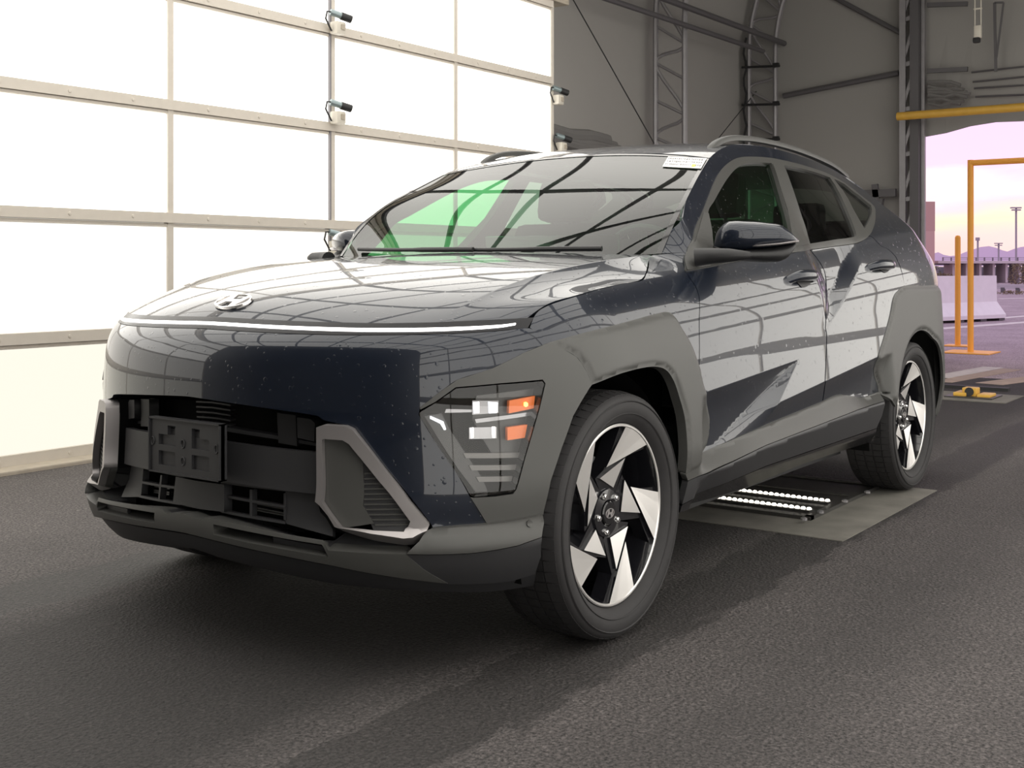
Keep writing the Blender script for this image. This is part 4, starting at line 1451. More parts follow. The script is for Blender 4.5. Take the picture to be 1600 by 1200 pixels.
# ---- wheels ---------------------------------------------------------------------------
RW, RR_ = .25, .345
def torus_profile():
    return [(.250, .070), (.256, .083), (.262, .094), (.275, .106), (.292, .113), (.310, .114), (.326, .109), (.335, .100), (.3395, .086), (.3412, .060), (.3415, .0),
            (.3412, -.060), (.3395, -.086), (.335, -.100), (.326, -.109), (.31, -.114), (.275, -.106), (.25, -.09)]
def make_wheel():
    w = bpy.data.objects.new('wheel', None)
    mb = MB()
    mb.lathe(torus_profile(), axis='y', n=96)
    # side ridges and tread blocks
    for (r, h) in ((.283, .1105), (.318, .1135)):
        mb.lathe([(r - .0025, h - .001), (r, h + .0022), (r + .0025, h - .001)], axis='y', n=96)
    for y0, wd, sk in ((-.082, .034, .008), (-.042, .036, -.006), (0, .036, .0), (.042, .036, .006), (.082, .034, -.008)):
        nb = 68
        for k in range(nb):
            q0, q1 = 2 * PI * k / nb, 2 * PI * (k + .84) / nb
            V = []
            for q, s in ((q0, 1), (q1, 1)):
                for yy in (y0 - wd / 2, y0 + wd / 2):
                    rr0 = .343 if abs(yy) < .07 else .343 - (abs(yy) - .07) * .28
                    for r in (rr0 - .006, rr0 + .0018):
                        V.append((r * math.cos(q + sk * (yy - y0) * 20), yy, r * math.sin(q + sk * (yy - y0) * 20)))
            mb.add(V, [(1, 3, 7, 5), (0, 1, 5, 4), (2, 6, 7, 3), (0, 2, 3, 1), (4, 5, 7, 6)])
    tyre = mb.build('tyre', RUBBER, w, smooth=True, angle=40)
    # rim barrel
    mb = MB()
    mb.lathe([(.257, .082), (.252, .0865), (.246, .086), (.243, .078), (.236, .05), (.228, .0), (.222, -.06), (.235, -.09)], axis='y', n=96)
    mb.build('rim', ALLOYBK, w, smooth=True, angle=30)
    mb = MB()
    mb.lathe([(.2535, .0862), (.2505, .0885), (.2465, .0882), (.2445, .085)], axis='y', n=96)
    mb.build('rim_edge', MACH, w, smooth=True, angle=30)
    def pol(r, a, y):
        return (-r * RW * math.cos(math.radians(a)), y, r * RW * math.sin(math.radians(a)))
    yo = lambda r: .052 + .030 * r ** 1.5       # spoke face depth
    for k in range(5):
        b = 6 + 72 * k
        mb = MB()
        body_poly = [(.985, b + 3), (.985, b - 12), (.985, b - 24), (.985, b - 37), (.70, b - 20), (.30, b - 34), (.22, b - 14), (.22, b + 20), (.30, b + 38), (.50, b + 44), (.50, b + 22), (.60, b + 12), (.80, b + 6)]
        mb.prism(body_poly, lambda r, a: pol(r, a, yo(r) - .052), lambda r, a: pol(r, a, yo(r) - .007))
        # outer machined facet
        op = [(.985, b - .5), (.985, b - 8), (.985, b - 16), (.985, b - 24), (.985, b - 33), (.53, b + 19)]
        mb.prism(op, lambda r, a: pol(r, a, yo(r) - .010), lambda r, a: pol(r, a, yo(r) + .004 - .012 * (1 - r)), 0, 1)
        ip = [(.655, b - 15), (.295, b - 13), (.47, b + 38)]
        mb.prism(ip, lambda r, a: pol(r, a, yo(r) - .010), lambda r, a: pol(r, a, yo(r) - .002 + .006 * r), 0, 1)
        mb.build('spoke', [ALLOYBK, MACH], w)
    mb = MB()
    mb.lathe([(.0, .028), (.062, .028), (.070, .045), (.066, .055), (.038, .058), (.036, .050), (.0, .050)], axis='y', n=40)
    mb.build('hub', ALLOYBK, w, smooth=True, angle=30)
    mb = MB()
    mb.lathe([(.034, .046), (.034, .060), (.031, .0635), (.0, .064)], axis='y', n=32)
    cap = mb.build('hub_cap', GLOSS, w, smooth=True, angle=30)
    emblem('cap_emblem', (0, .064, 0), (-1, 0, 0), (0, 0, 1), (0, 1, 0), .023, w, SATIN, .0012)
    for k in range(5):
        a = 36 + 6 + 72 * k
        p = (-.054 * math.cos(math.radians(a)), 0, .054 * math.sin(math.radians(a)))
        mb = MB()
        mb.tube([(p[0], .040, p[2]), (p[0], .062, p[2]), (p[0], .067, p[2])], [.0095, .0095, .006], 8)
        mb.build('lug_nut', CHROME, w, smooth=True, angle=40)
    mb = MB()
    mb.lathe([(.05, -.022), (.155, -.022), (.155, -.045), (.05, -.045)], axis='y', n=48)
    mb.lathe([(.0, -.01), (.09, -.01), (.09, -.022)], axis='y', n=48)
    mb.build('brake_disc', DISC, w, smooth=True, angle=30)
    mb = MB()
    mb.box((.15, -.035, .02), (.07, .075, .16), bev=.012)
    mb.build('brake_caliper', DISC, w, smooth=True)
    return w
wheel = make_wheel()
WHEELS = [(0, .782, 1), (0, -.782, -1), (-2.66, .785, 1), (-2.66, -.785, -1)]
kids = list(wheel.children) if False else [o for o in bpy.data.objects if o.parent is wheel]
for i, (x, y, s) in enumerate(WHEELS):
    if i == 0:
        w = wheel
        COL.objects.link(w)
    else:
        w = wheel.copy()
        COL.objects.link(w)
    w.parent = CAR
    w.matrix_parent_inverse = Matrix.Translation((1.33, 0, 0))
    w.location = (x, y, .3452 if x > -1 else .3485)
    if s < 0: w.rotation_euler = (0, 0, PI)
    if i:
        for c in kids:
            d = c.copy()
            d.parent = w
            d.matrix_parent_inverse = c.matrix_parent_inverse.copy()
            COL.objects.link(d)

# ---- wheel housings, floor pan, cabin ---------------------------------------------------
mb = MB()
for x in (0, -2.66):
    for s in (1, -1):
        n = 20
        V, F = [], []
        for k in range(n + 1):
            q = -.30 + (PI + .60) * k / n
            for yy in (.50, .815):
                V.append((x + .405 * math.cos(q), s * yy, .345 + .405 * math.sin(q)))
        for k in range(n):
            F.append((2 * k, 2 * k + 1, 2 * k + 3, 2 * k + 2))
        F.append(tuple(2 * k for k in range(n + 1)))
        MB().add(V, F).build('wheel_housing', VOID, CAR, smooth=True, angle=40)
mb = MB()
mb.box((-1.33, 0, .235), (1.80, 1.40, .05))
mb.box((-1.33, 0, .215), (3.5, .98, .04))
mb.box((.45, 0, .262), (.30, 1.0, .03))
mb.build('floor_pan', BLACK, CAR)
panel('door_liner', [(-.42, .36), (-.42, .98), (-1.3, 1.06), (-2.35, 1.12), (-2.35, .8), (-2.2, .45), (-2.1, .36)], VOID, CAR, raw=True, off=-.06, lip=.01, spline=False, res=.05)
mb = MB()
mb.box((-.52, 0, .62), (.04, 1.44, .80))
mb.build('bulkhead', VOID, CAR)
# engine bay cover keeps daylight from leaking under the hood
mb = MB()
mb.box((-.78, 0, .995), (.50, 1.36, .10), bev=.03)
mb.box((-.60, 0, 1.045), (.24, 1.30, .03), bev=.012)
mb.box((-.98, .36, 1.03), (.10, .30, .09), bev=.03)
mb.build('dashboard', CABIN, CAR, smooth=True)
mb = MB()
mb.box((-.93, .02, 1.10), (.02, .62, .12), bev=.008)
mb.build('dash_screen', GLOSS, CAR, smooth=True)
mb = MB()
ctr = Vector((-1.10, .37, 1.02)); nx = Vector((-.90, 0, .42)).normalized(); uy = Vector((0, 1, 0)); uz = nx.cross(uy)
mb.tube([ctr + uy * .185 * math.cos(q) + uz * .185 * math.sin(q) for q in np.linspace(0, 2 * PI, 28, False)], .015, 8, closed=True)
mb.tube([ctr - uy * .18, ctr + uy * .18], .018, 8)
mb.tube([ctr, ctr - uz * .18], .016, 8)
mb.tube([ctr, ctr - nx * .16], .03, 10)
mb.build('steering_wheel', CABIN, CAR, smooth=True)
def seat(x, y, wdt=.50):
    mb = MB()
    R = Matrix.Rotation(math.radians(-20), 3, 'Y')
    mb.box((x, y, .60), (.50, wdt, .16), bev=.05)
    mb.box((x - .33, y, .93), (.15, wdt - .02, .62), Matrix.Rotation(math.radians(-16), 3, 'Y'), bev=.06)
    o = mb.build('seat', SEATM, CAR, smooth=True)
    mb = MB()
    mb.box((x - .425, y, 1.335), (.10, .27, .19), Matrix.Rotation(math.radians(-10), 3, 'Y'), bev=.045)
    for s in (-.06, .06):
        mb.cyl((x - .40, y + s, 1.20), (x - .42, y + s, 1.30), .008, 8)
    mb.build('headrest', SEATM, o, smooth=True)
seat(-1.22, .37); seat(-1.22, -.37)
mb = MB()
mb.box((-2.08, 0, .58), (.52, 1.26, .18), bev=.05)
mb.box((-2.40, 0, .90), (.15, 1.26, .58), Matrix.Rotation(math.radians(-18), 3, 'Y'), bev=.06)
rs_ = mb.build('rear_seat', SEATM, CAR, smooth=True)
for y in (-.4, .4):
    MB().box((-2.50, y, 1.26), (.09, .25, .16), bev=.04).build('headrest', SEATM, rs_, smooth=True)
grid_patch2('headliner', lambda s, t: rf_fn(s, t * .95) - np.array([0, 0, .035]), np.linspace(0.02, .97, 20), np.linspace(-1, 1, 21), HEADL, CAR)
mb = MB()
mb.box(tuple(ws_at(.86, 0, -.10)), (.03, .22, .065), Matrix.Rotation(.2, 3, 'Y'), bev=.012)
mb.beam(ws_at(.90, 0, -.01), ws_at(.87, 0, -.09), .03, .02)
mb.build('rear_view_mirror', BLACK, CAR, smooth=True)

# ---- door mirrors -----------------------------------------------------------------------
def mirror_part(name, top, bot, mat, A, B, bulge, sy, back=.5, power=2.4):
    A, B = np.array(A), np.array(B)
    ax = (B - A) / np.linalg.norm(B - A)
    nf = np.array([ax[1], -ax[0], 0]); nf = nf if nf[0] > 0 else -nf
    T = np.array([on_plane(*p, A, nf) for p in top]); Bm = np.array([on_plane(*p, A, nf) for p in bot])
    st, sb = (T - A) @ ax, (Bm - A) @ ax
    lo, hi = max(st.min(), sb.min()), min(st.max(), sb.max())
    n, m = 30, 20
    V = []
    for i in range(n + 1):
        s = lo + (hi - lo) * i / n
        zt, zb = np.interp(s, st, T[:, 2]), np.interp(s, sb, Bm[:, 2])
        e = max(0, 1 - abs(2 * i / n - 1) ** 3.0) ** .5
        for k in range(m):
            q = 2 * PI * k / m
            c, sn = math.cos(q), math.sin(q)
            h = math.copysign(abs(sn) ** (2 / power), sn)
            d = math.copysign(abs(c) ** (2 / power), c)
            dep = bulge * e * d if d > 0 else bulge * back * e * d
            p = A + ax * s + np.array([0, 0, (zt + zb) / 2 + (zt - zb) / 2 * h]) - np.array([0, 0, A[2]]) + nf * dep
            p[2] = (zt + zb) / 2 + (zt - zb) / 2 * h
            V.append(p * [1, sy, 1])
    F = [(i * m + k, i * m + (k + 1) % m, (i + 1) * m + (k + 1) % m, (i + 1) * m + k) for i in range(n) for k in range(m)]
    F += [tuple(range(m)), tuple(n * m + k for k in range(m))]
    mb = MB(); mb.add(V, F)
    return mb.build(name, mat, CAR, smooth=True, angle=60)
for sy in (1, -1):
    A, B = (-.80, .905, 1.08), (-.93, 1.075, 1.08)
    mirror_part('mirror_cap', [(1115, 386), (1117, 372), (1121, 360), (1128, 351.5), (1136, 346), (1150, 344.8), (1180, 346), (1214, 350), (1222, 354), (1233, 363), (1241, 371), (1246.5, 376.5)],
                [(1115, 388), (1130, 391.5), (1160, 392), (1200, 388), (1230, 383), (1246.5, 378.5)], PAINT_WET, A, B, .075, sy, power=2.6)
    mirror_part('mirror_base', [(1114, 384), (1130, 389), (1160, 390), (1200, 386), (1230, 381.5), (1244, 378.5)],
                [(1114, 387), (1124, 397), (1140, 404), (1160, 408), (1190, 410), (1215, 409.5), (1226, 405), (1238, 391), (1244, 381)], BLACK, A, B, .072, sy)
    mirror_part('mirror_indicator', [(1159, 382.5), (1180, 381.8), (1210, 379), (1247, 374.5)], [(1159, 387), (1180, 386.5), (1210, 384), (1247, 378.5)], SATIN, A, B, .080, sy, power=3)
    mb = MB()
    P_ = [np.array(on_y(1086, 402, .82)), np.array(on_y(1112, 400, .87)), np.array(on_y(1140, 399, .93)), np.array(on_y(1172, 399, .985))]
    mb.tube([p * [1, sy, 1] for p in P_], [.030, .026, .022, .012], 14)
    mb.build('mirror_arm', BLACK, CAR, smooth=True, angle=50)
panel('mirror_sail', [(1074, 421), (1077, 386), (1100, 331), (1107.5, 333), (1113, 360), (1115, 385), (1116, 404), (1111, 414)], CLAD, CAR, off=.008, lip=.012, res=.02, spline=False)
# ---- door handles -----------------------------------------------------------------------
def handle(pts, cup):
    panel('handle_cup', cup, BLACK, CAR, off=.003, lip=.004, res=.012)
    uv = np.array(to_uv(pts, .02))
    P = body(uv[:, 0], uv[:, 1]) + body_n(uv[:, 0], uv[:, 1]) * np.array([-.012, .020, .028, .020, -.012])[:, None]
    for sy in (1, -1):
        mb = MB()
        mb.tube(curve(P * [1, sy, 1])(np.linspace(0, 1, 16)), [.014 + .008 * math.sin(PI * i / 15) for i in range(16)], 12)
        mb.build('door_handle', PAINT, CAR, smooth=True, angle=60)
handle([(1239, 434), (1246, 431.5), (1258, 431), (1272, 431), (1280, 432)], [(1243, 428), (1250, 422), (1262, 421), (1270, 427), (1270, 437), (1262, 447), (1253, 449), (1246, 441)])
handle([(1364, 415), (1371, 414), (1382, 414), (1393, 414), (1399, 413)], [(1368, 410), (1374, 407), (1384, 409), (1391, 413), (1390, 421), (1384, 426), (1376, 422), (1369, 417)])
# =================================================================== THINGS IN THE TUNNEL
def rib(x, label, grp):
    r = empty('arch_truss', (x, 0, 0), label, 'truss', grp)
    def path(off, z0=0.0):
        P = [(x, -(WY - off), z0 + (SPR - z0) * i / 10) for i in range(10)]
        P += [(x, *arch_pt(PI * i / 40, off)) for i in range(41)]
        P += [(x, (WY - off), SPR - (SPR - z0) * i / 10) for i in range(1, 11)]
        return P
    MB().tube(path(.13), .032, 8).build('outer_chord', GALV, r, smooth=True)
    MB().tube(path(.48), .032, 8).build('inner_chord', GALV, r, smooth=True)
    # path by length
    def at(P, s):
        L = np.concatenate([[0], np.cumsum([np.linalg.norm(np.subtract(P[i + 1], P[i])) for i in range(len(P) - 1)])])
        return np.array([np.interp(s * L[-1], L, [p[k] for p in P]) for k in range(3)]), L[-1]
    po, pi_ = path(.13), path(.48)
    _, Lo = at(po, 0)
    N = int(Lo / .40)
    wav = []
    for i in range(N * 6 + 1):
        s = i / (N * 6)
        w = .5 - .5 * math.cos(PI * i / 6)
        wav.append(at(po, s)[0] * (1 - w) + at(pi_, s)[0] * w)
    MB().tube(wav, .02, 6).build('web_tube', GALV, r, smooth=True)
    rung = None
    for i in range(1, N):
        a, b = at(po, i / N)[0], at(pi_, i / N)[0]
        MB().cyl(a, b, .017, 6).build('rung', GALV, r, smooth=True)
    return r
t1 = rib(-8.38, 'galvanised arch truss with a wavy web, standing past the end of the panel door', 'arch trusses')
t2 = rib(-10.80, 'galvanised arch truss wound with black cable, in the corner by the end wall', 'arch trusses')
# cable ties and cable down the corner truss
mb = MB()
pts = [(-10.765, -3.63 + .02 * math.sin(i * 1.7), 1.6 + i * .10) for i in range(24)]
mb.tube(pts, .014, 6)
tag(mb.build('power_cable', BLKCAB, smooth=True), 'black cable strapped along the corner arch truss', 'cable')
for i, z in enumerate((2.06, 2.62, 3.05, 3.52)):
    mb = MB()
    mb.cyl((-10.74, -3.66, z + .01), (-10.74, -3.16, z - .02), .016, 6)
    mb.box((-10.72, -3.20, z - .01), (.05, .07, .05))
    tag(mb.build('cable_clamp', BLKCAB), 'black clamp bar strapped across the corner arch truss, ' + ('lowest of four', 'second of four from below', 'third of four from below', 'topmost of four')[i], 'clamp', 'clamps on the corner truss')
# purlins, braces, wires
def pipe(name, a, b, r, mat, label, cat):
    return tag(MB().cyl(a, b, r, 8).build(name, mat, smooth=True), label, cat)
pipe('purlin', (-5.6, -3.168, 3.76), (-10.9, -3.168, 3.80), .035, GALVD, 'grey horizontal pipe running along the fabric wall between the arch trusses', 'pipe')
pipe('brace_pipe', on_y(930, -8, -3.17), on_y(1192, 80, -3.17), .03, GALVD, 'grey sloping brace pipe just under the horizontal wall pipe', 'pipe')
pipe('brace_wire', on_y(893, -5, -3.19), on_y(1022, 224, -3.19), .006, BLKCAB, 'thin dark wire slanting down to the free arch truss', 'wire')
pipe('brace_wire', on_y(1184, 140, -3.56), on_y(1118, 222, -3.56), .005, BLKCAB, 'thin dark wire slanting down from the corner arch truss', 'wire')
pipe('end_wall_pipe', on_x(1224, 150, -10.88), on_x(1404, 114, -10.88), .034, GALVD, 'grey pipe across the end wall from corner truss to door post', 'pipe')
pipe('end_wall_pipe', on_x(1300, -6, -10.88), on_x(1408, 52, -10.88), .028, GALVD, 'grey sloping pipe high on the end wall', 'pipe')
# lattice door post at the opening
jp = empty('door_post', (-10.8, YJ - .1, 0), 'tall grey lattice post at the left edge of the tunnel opening', 'post')
yl, yr = float(on_x(1411, 300, -10.8)[1]), float(on_x(1430, 300, -10.8)[1])
MB().box((-10.8, yl, 2.3), (.06, .07, 4.6)).build('chord', GALV, jp)
MB().box((-10.8, yr, 2.3), (.09, .10, 4.6)).build('chord', GALVD, jp)
MB().box((-10.86, yr + .075, 2.3), (.05, .04, 4.6)).build('door_track', GALV, jp)
for i in range(9):
    z = .25 + .52 * i
    MB().beam((-10.8, yl, z), (-10.8, yr, z + .02), .02, .05).build('rung', GALV, jp)
    MB().beam((-10.8, yl, z + .03), (-10.8, yr, z + .50), .02, .035).build('lattice_bar', GALV, jp)
# bracket on the wall behind the car
bk = empty('wall_bracket', on_x(1372, 305, -10.85), 'dark steel T-shaped bracket on the end wall behind the car roof', 'bracket')
P = lambda px, py: on_x(px, py, -10.82)
MB().beam(P(1348, 303), P(1400, 301), .05, .09).build('arm', GALVD, bk)
MB().beam(P(1367, 288), P(1371, 322), .05, .07).build('upright', GALVD, bk)
MB().beam(P(1374, 310), P(1372, 324), .07, .10).build('clamp', GALVD, bk)
# rolled tarpaulin behind the car roof
mb = MB()
for k, (dz, r) in enumerate(((0, .05), (.09, .045), (.17, .04), (.05, .06))):
    a, b = on_y(858, 216 - 5 * k, -3.68), on_y(985 - 12 * k, 243 - 8 * k, -3.68)
    mb.tube([a, (a * .66 + b * .34) + [0, 0, -.02], (a * .33 + b * .67) + [0, 0, .01], b], r, 8)
tag(mb.build('rolled_tarpaulin', FABRICD, smooth=True), 'dark folded tarpaulin roll along the fabric wall behind the car roof', 'tarpaulin')

# cameras on the door
def wall_camera(loc, label, s=1.0):
    c = empty('wall_camera', loc, label, 'camera', 'cameras on the panel door')
    x, y, z = loc
    MB().box((x, y + .0, z - .035), (.085, .07, .085), bev=.012).build('housing', CREAMP, c, smooth=True)
    MB().box((x - .01, y + .037, z - .03), (.035, .012, .035)).build('cover', CURB, c)
    a, b = Vector((x + .06, y - .01, z + .065)), Vector((x - .075 * s, y + .05, z + .030))
    MB().cyl(a, a.lerp(b, .55), .022, 12).build('body', SATIN_T, c, smooth=True)
    MB().cyl(a.lerp(b, .5), b, .026, 12).build('lens_barrel', BLKCAB, c, smooth=True)
    MB().tube([a, a + Vector((.03, 0, .0)), a + Vector((.045, .0, -.05)), (x + .05, y - .01, z - .06)], .006, 6).build('cable', BLKCAB, c, smooth=True)
SATIN_T = pbr('teal_grey_metal', (.26, .32, .33), .4, metal=.5)
for px, py, lab in ((528, 36, 'small cream and black camera on the panel door upright, topmost of three'), (528, 176, 'small cream and black camera on the panel door upright, middle of three'), (526, 378, 'small camera on the panel door upright, just above the hood corner')):
    p = on_y(px, py, -2.97)
    wall_camera((float(p[0]), -2.97, float(p[2])), lab)
for px, py, lab in ((872, 150, 'small cream camera at the far end edge of the panel door, upper one'), (877, 224, 'small cream camera at the far end edge of the panel door, lower one')):
    p = on_y(px, py, -3.0)
    wall_camera((float(p[0]), -3.0, float(p[2])), lab)

# light pit under the car
pad = [on_z(1325, 846, 0), on_z(1456, 768, 0)]
mb = MB(); mb.box((-2.10, -.02, .0005), (1.24, 2.0, .005))
tag(mb.build('concrete_pad', CONC), 'worn pale concrete pad let into the asphalt under the car', 'pad')
lp = empty('floor_light', (-2.2, 0, 0), 'dark steel floor light box with two rows of lit lamps under the car', 'light')
MB().box((-2.20, 0, .006), (.86, 1.44, .010)).build('plate', STEELD, lp)
fr_ = MB()
for (c, d) in (((-1.77, 0, .010), (.035, 1.50, .016)), ((-2.63, 0, .010), (.035, 1.50, .016)), ((-2.2, .735, .010), (.90, .03, .016)), ((-2.2, -.735, .010), (.90, .03, .016)), ((-2.0, 0, .011), (.04, 1.44, .012)), ((-2.32, 0, .011), (.05, 1.44, .012))):
    fr_.box(c, d)
fr_.build('frame', STEELD, lp)
for (x, sl) in ((-1.885, -.03), (-2.098, -.0)):
    st = MB().box((x, 0, .014), (.05, 1.40, .012)).build('lamp_strip', STEELD, lp)
    b0 = None
    for k in range(54):
        y = -.69 + 1.38 * k / 53
        if b0 is None:
            b0 = MB().lathe([(.0112, 0), (.0095, .005), (.005, .008), (0, .009)], n=8).build('lamp', BULB, st, smooth=True)
            b0.location = (x, y, .020)
        else:
            o = b0.copy(); COL.objects.link(o); o.location = (x, y, .020)
for (px, py) in ((1256, 811), (1282, 800), (1320, 783), (1355, 769)):
    p = on_z(px, py, .02)
    tag(MB().lathe([(.014, 0), (.014, .008), (.006, .012), (0, .012)], c=(p[0], p[1], .016), n=8).build('frame_bolt', GALV, lp, smooth=True))

# clearance bar inside the opening, hanging lamp
bar_z = float(on_x(1402, 182, -10.5)[2])
cb = empty('clearance_bar', (-10.5, .5, bar_z), 'yellow pipe hung across the tunnel opening', 'bar')
MB().cyl((-10.5, float(on_x(1402, 182, -10.5)[1]), bar_z), (-10.5, 2.6, bar_z), .047, 14).build('pipe', YELLOW, cb, smooth=True)
for y in (.9, 2.2):
    MB().cyl((-10.5, y, bar_z + .04), (-10.5, y, 5.5), .008, 6).build('hanger', BLKCAB, cb)
hp = on_x(1528, 50, -9.8)
hl = empty('hanging_sensor', hp, 'small cream sensor hanging on two white cords above the opening', 'sensor')
for dy in (-.03, .03):
    MB().cyl((hp[0], hp[1] + dy, hp[2] + .05), (hp[0], hp[1] + dy, hp[2] + 1.6), .006, 6).build('cord', CREAMP, hl)
MB().box((hp[0], hp[1], hp[2] + .24), (.02, .08, .015)).build('spreader', CREAMP, hl)
MB().box(tuple(hp), (.06, .07, .13), bev=.012).build('housing', CREAMP, hl, smooth=True)
MB().box((hp[0] + .01, hp[1] - .01, hp[2] - .085), (.06, .075, .06), bev=.02).build('lens', BLKCAB, hl, smooth=True)
# bunched curtain and rail on the header
mb = MB()
rr = random.Random(5)
for k in range(7):
    y0 = 128 + k * 5.5
    a = on_x(1450, y0 + rr.uniform(-2, 2), -10.78); b = on_x(1516 - abs(k - 3) * 5, y0 + 4 + rr.uniform(-3, 3), -10.78)
    mb.tube([a, a * .6 + b * .4 + [0, 0, rr.uniform(-.03, .03)], a * .3 + b * .7 + [0, 0, rr.uniform(-.02, .03)], b], .022, 6)
tag(mb.build('bunched_curtain', FABRICD, smooth=True), 'dark bunched strips of curtain fabric above the opening beside the post', 'curtain')
for (ya, yb, lab) in ((8, 6, 'short dark curtain track at the top of the header'), (111, 108, 'short dark curtain track above the bunched curtain')):
    tag(MB().beam(on_x(1449, ya, -10.8), on_x(1512, yb, -10.8), .04, .05).build('curtain_track', GALVD), lab, 'track')
hd = on_x(1557, 6, -10.78)
hk = empty('hanging_strap', hd, 'thin grey strap loop hanging on the header beyond the sensor', 'strap')
MB().beam(on_x(1554, 4, -10.78), on_x(1556, 112, -10.78), .015, .03).build('strap', GALVD, hk)
MB().beam(on_x(1554, 4, -10.78), on_x(1568, 4, -10.78), .015, .02).build('strap', GALVD, hk)
MB().beam(on_x(1568, 4, -10.78), on_x(1557, 90, -10.78), .012, .02).build('strap', GALVD, hk)
for k, (a, b) in enumerate((((1518, 113), (1600, 104)), ((1520, 128), (1600, 120)), ((1522, 138), (1600, 133)), ((1524, 151), (1600, 148)))):
    tag(MB().cyl(on_x(*a, -10.86), on_x(*b, -10.86), .012, 6).build('header_cord', GALVD), 'thin grey cord stretched across the header fabric, ' + ('topmost', 'second', 'third', 'lowest')[k] + ' of four', 'cord', 'cords across the header')

# floor sensor at the opening
tag(MB().box((-6.85, .10, .002), (.62, .62, .008)).build('concrete_patch', CONC), 'small square of pale concrete in the asphalt right of the rear wheel', 'patch')
fs = empty('floor_sensor', (-6.85, .10, 0), 'yellow floor sensor with a round dark eye on the concrete patch', 'sensor')
MB().box((-6.85, .10, .010), (.34, .36, .012)).build('base_plate', STEELD, fs)
MB().box((-6.85, .02, .028), (.20, .10, .03), bev=.008).build('side_shoe', YELLOW, fs, smooth=True)
MB().box((-6.85, .20, .024), (.20, .10, .025), bev=.008).build('side_shoe', YELLOW, fs, smooth=True)
MB().box((-6.84, .085, .045), (.12, .11, .07), bev=.01).build('housing', YELLOW, fs, smooth=True)
MB().cyl((-6.785, .085, .05), (-6.765, .09, .05), .034, 14).build('eye', BLKCAB, fs, smooth=True)
ca = on_z(1462, 604, 0); cbx = on_z(1577, 611, 0)
tag(MB().beam((ca[0], ca[1], .012), (cbx[0], cbx[1], .012), .07, .024).build('rubber_threshold', BLKCAB), 'low black rubber cable strip lying across the floor at the opening', 'strip')
STRIPE = pbr('worn_white_line_paint', (.62, .56, .55), .8, noise=.3, nscale=8)
STRIPT = pbr('worn_tan_line_paint', (.40, .30, .25), .85, noise=.3, nscale=8)
def stripe(a, b, w, mat, label):
    p, q = on_z(*a, 0), on_z(*b, 0)
    tag(MB().beam((p[0], p[1], .001), (q[0], q[1], .001), w, .004).build('painted_line', mat), label, 'line')
stripe((1466, 590), (1552, 574), .20, STRIPE, 'short worn white line painted on the ground at the opening')
stripe((1472, 597), (1582, 577), .18, STRIPT, 'worn tan line on the ground beside the white one')
stripe((1545, 600), (1640, 588), .25, STRIPT, 'wide worn tan line nearest the black rubber strip')
stripe((1464, 514), (1650, 500), .28, STRIPE, 'long white parking line in front of the white barriers')
stripe((1553, 498), (1650, 490), .22, STRIPE, 'white parking line starting at the end of the barriers')
stripe((1560, 467), (1650, 465), .30, STRIPE, 'distant white parking line beyond the barriers')

# =================================================================== OUTSIDE
def post(name, px, py, top, r, label, bar=None, plate=.16):
    b = on_z(px, py, 0)
    dep = (b - CAM) @ FWD
    h = float(1.0402 + (PPY - top) / FPX * dep)
    e = empty(name, b, label, 'post' if bar is None else 'frame')
    MB().cyl((b[0], b[1], 0), (b[0], b[1], h), r, 16).build('pole', ORANGE, e, smooth=True)
    if bar is None:
        MB().lathe([(r, h), (r * .7, h + r * .6), (0, h + r * .8)], c=(b[0], b[1], 0), n=16).build('cap', ORANGE, e, smooth=True)
    MB().box((b[0], b[1], .006), (plate * 2, plate * 2, .012)).build('base_plate', ORANGE, e)
    if bar:
        MB().cyl((b[0], b[1], h - r), (b[0], b[1] + bar, h - r), r, 16).build('crossbar', ORANGE, e, smooth=True)
        MB().cyl((b[0], b[1] + bar, 0), (b[0], b[1] + bar, h), r, 16).build('pole', ORANGE, e, smooth=True)
post('height_frame', 1516.5, 551, 250, .036, 'tall yellow pipe frame standing outside the opening', bar=3.4, plate=.28)
post('bollard', 1496.5, 540.5, 371, .036, 'slim yellow post standing outside, left of the pipe frame')

# concrete barriers
def barrier(a, b, h, label):
    a, b = np.array(a), np.array(b)
    d = (b - a) / np.linalg.norm(b - a)
    n = np.array([-d[1], d[0], 0])
    prof = [(-.33, .05), (-.33, .12), (-.13, .36), (-.09, h), (.09, h), (.13, .36), (.33, .12), (.33, .05)]
    e = empty('concrete_barrier', (a + b) / 2, label, 'barrier')
    mb = MB()
    mb.prism(prof, lambda p, z: a + n * p * (1.0) + d * (.10 * (1 - z)) + np.array([0, 0, z]), lambda p, z: b + n * p - d * (-.22 * (1 - z)) + np.array([0, 0, z]))
    mb.build('block', CONCW, e)
    for t in (.06, .27, .52, .80):
        c = a + (b - a) * t
        MB().beam(c - d * .10 + [0, 0, .03], c + d * .10 + [0, 0, .03], .60, .055).build('foot', GALVD, e)
    for t in (.075, .31):
        c = a + (b - a) * t
        MB().beam(c + [0, 0, .48], c + [0, 0, .62], .03, .235, up=tuple(d)).build('lifting_slot', GALVD, e)
p1 = on_z(1551, 499.5, 0)
dv = on_z(1440, 505, 0) - p1
dv /= np.linalg.norm(dv)
barrier(p1, p1 + dv * 3.0, .86, 'white concrete traffic barrier standing behind the yellow posts')

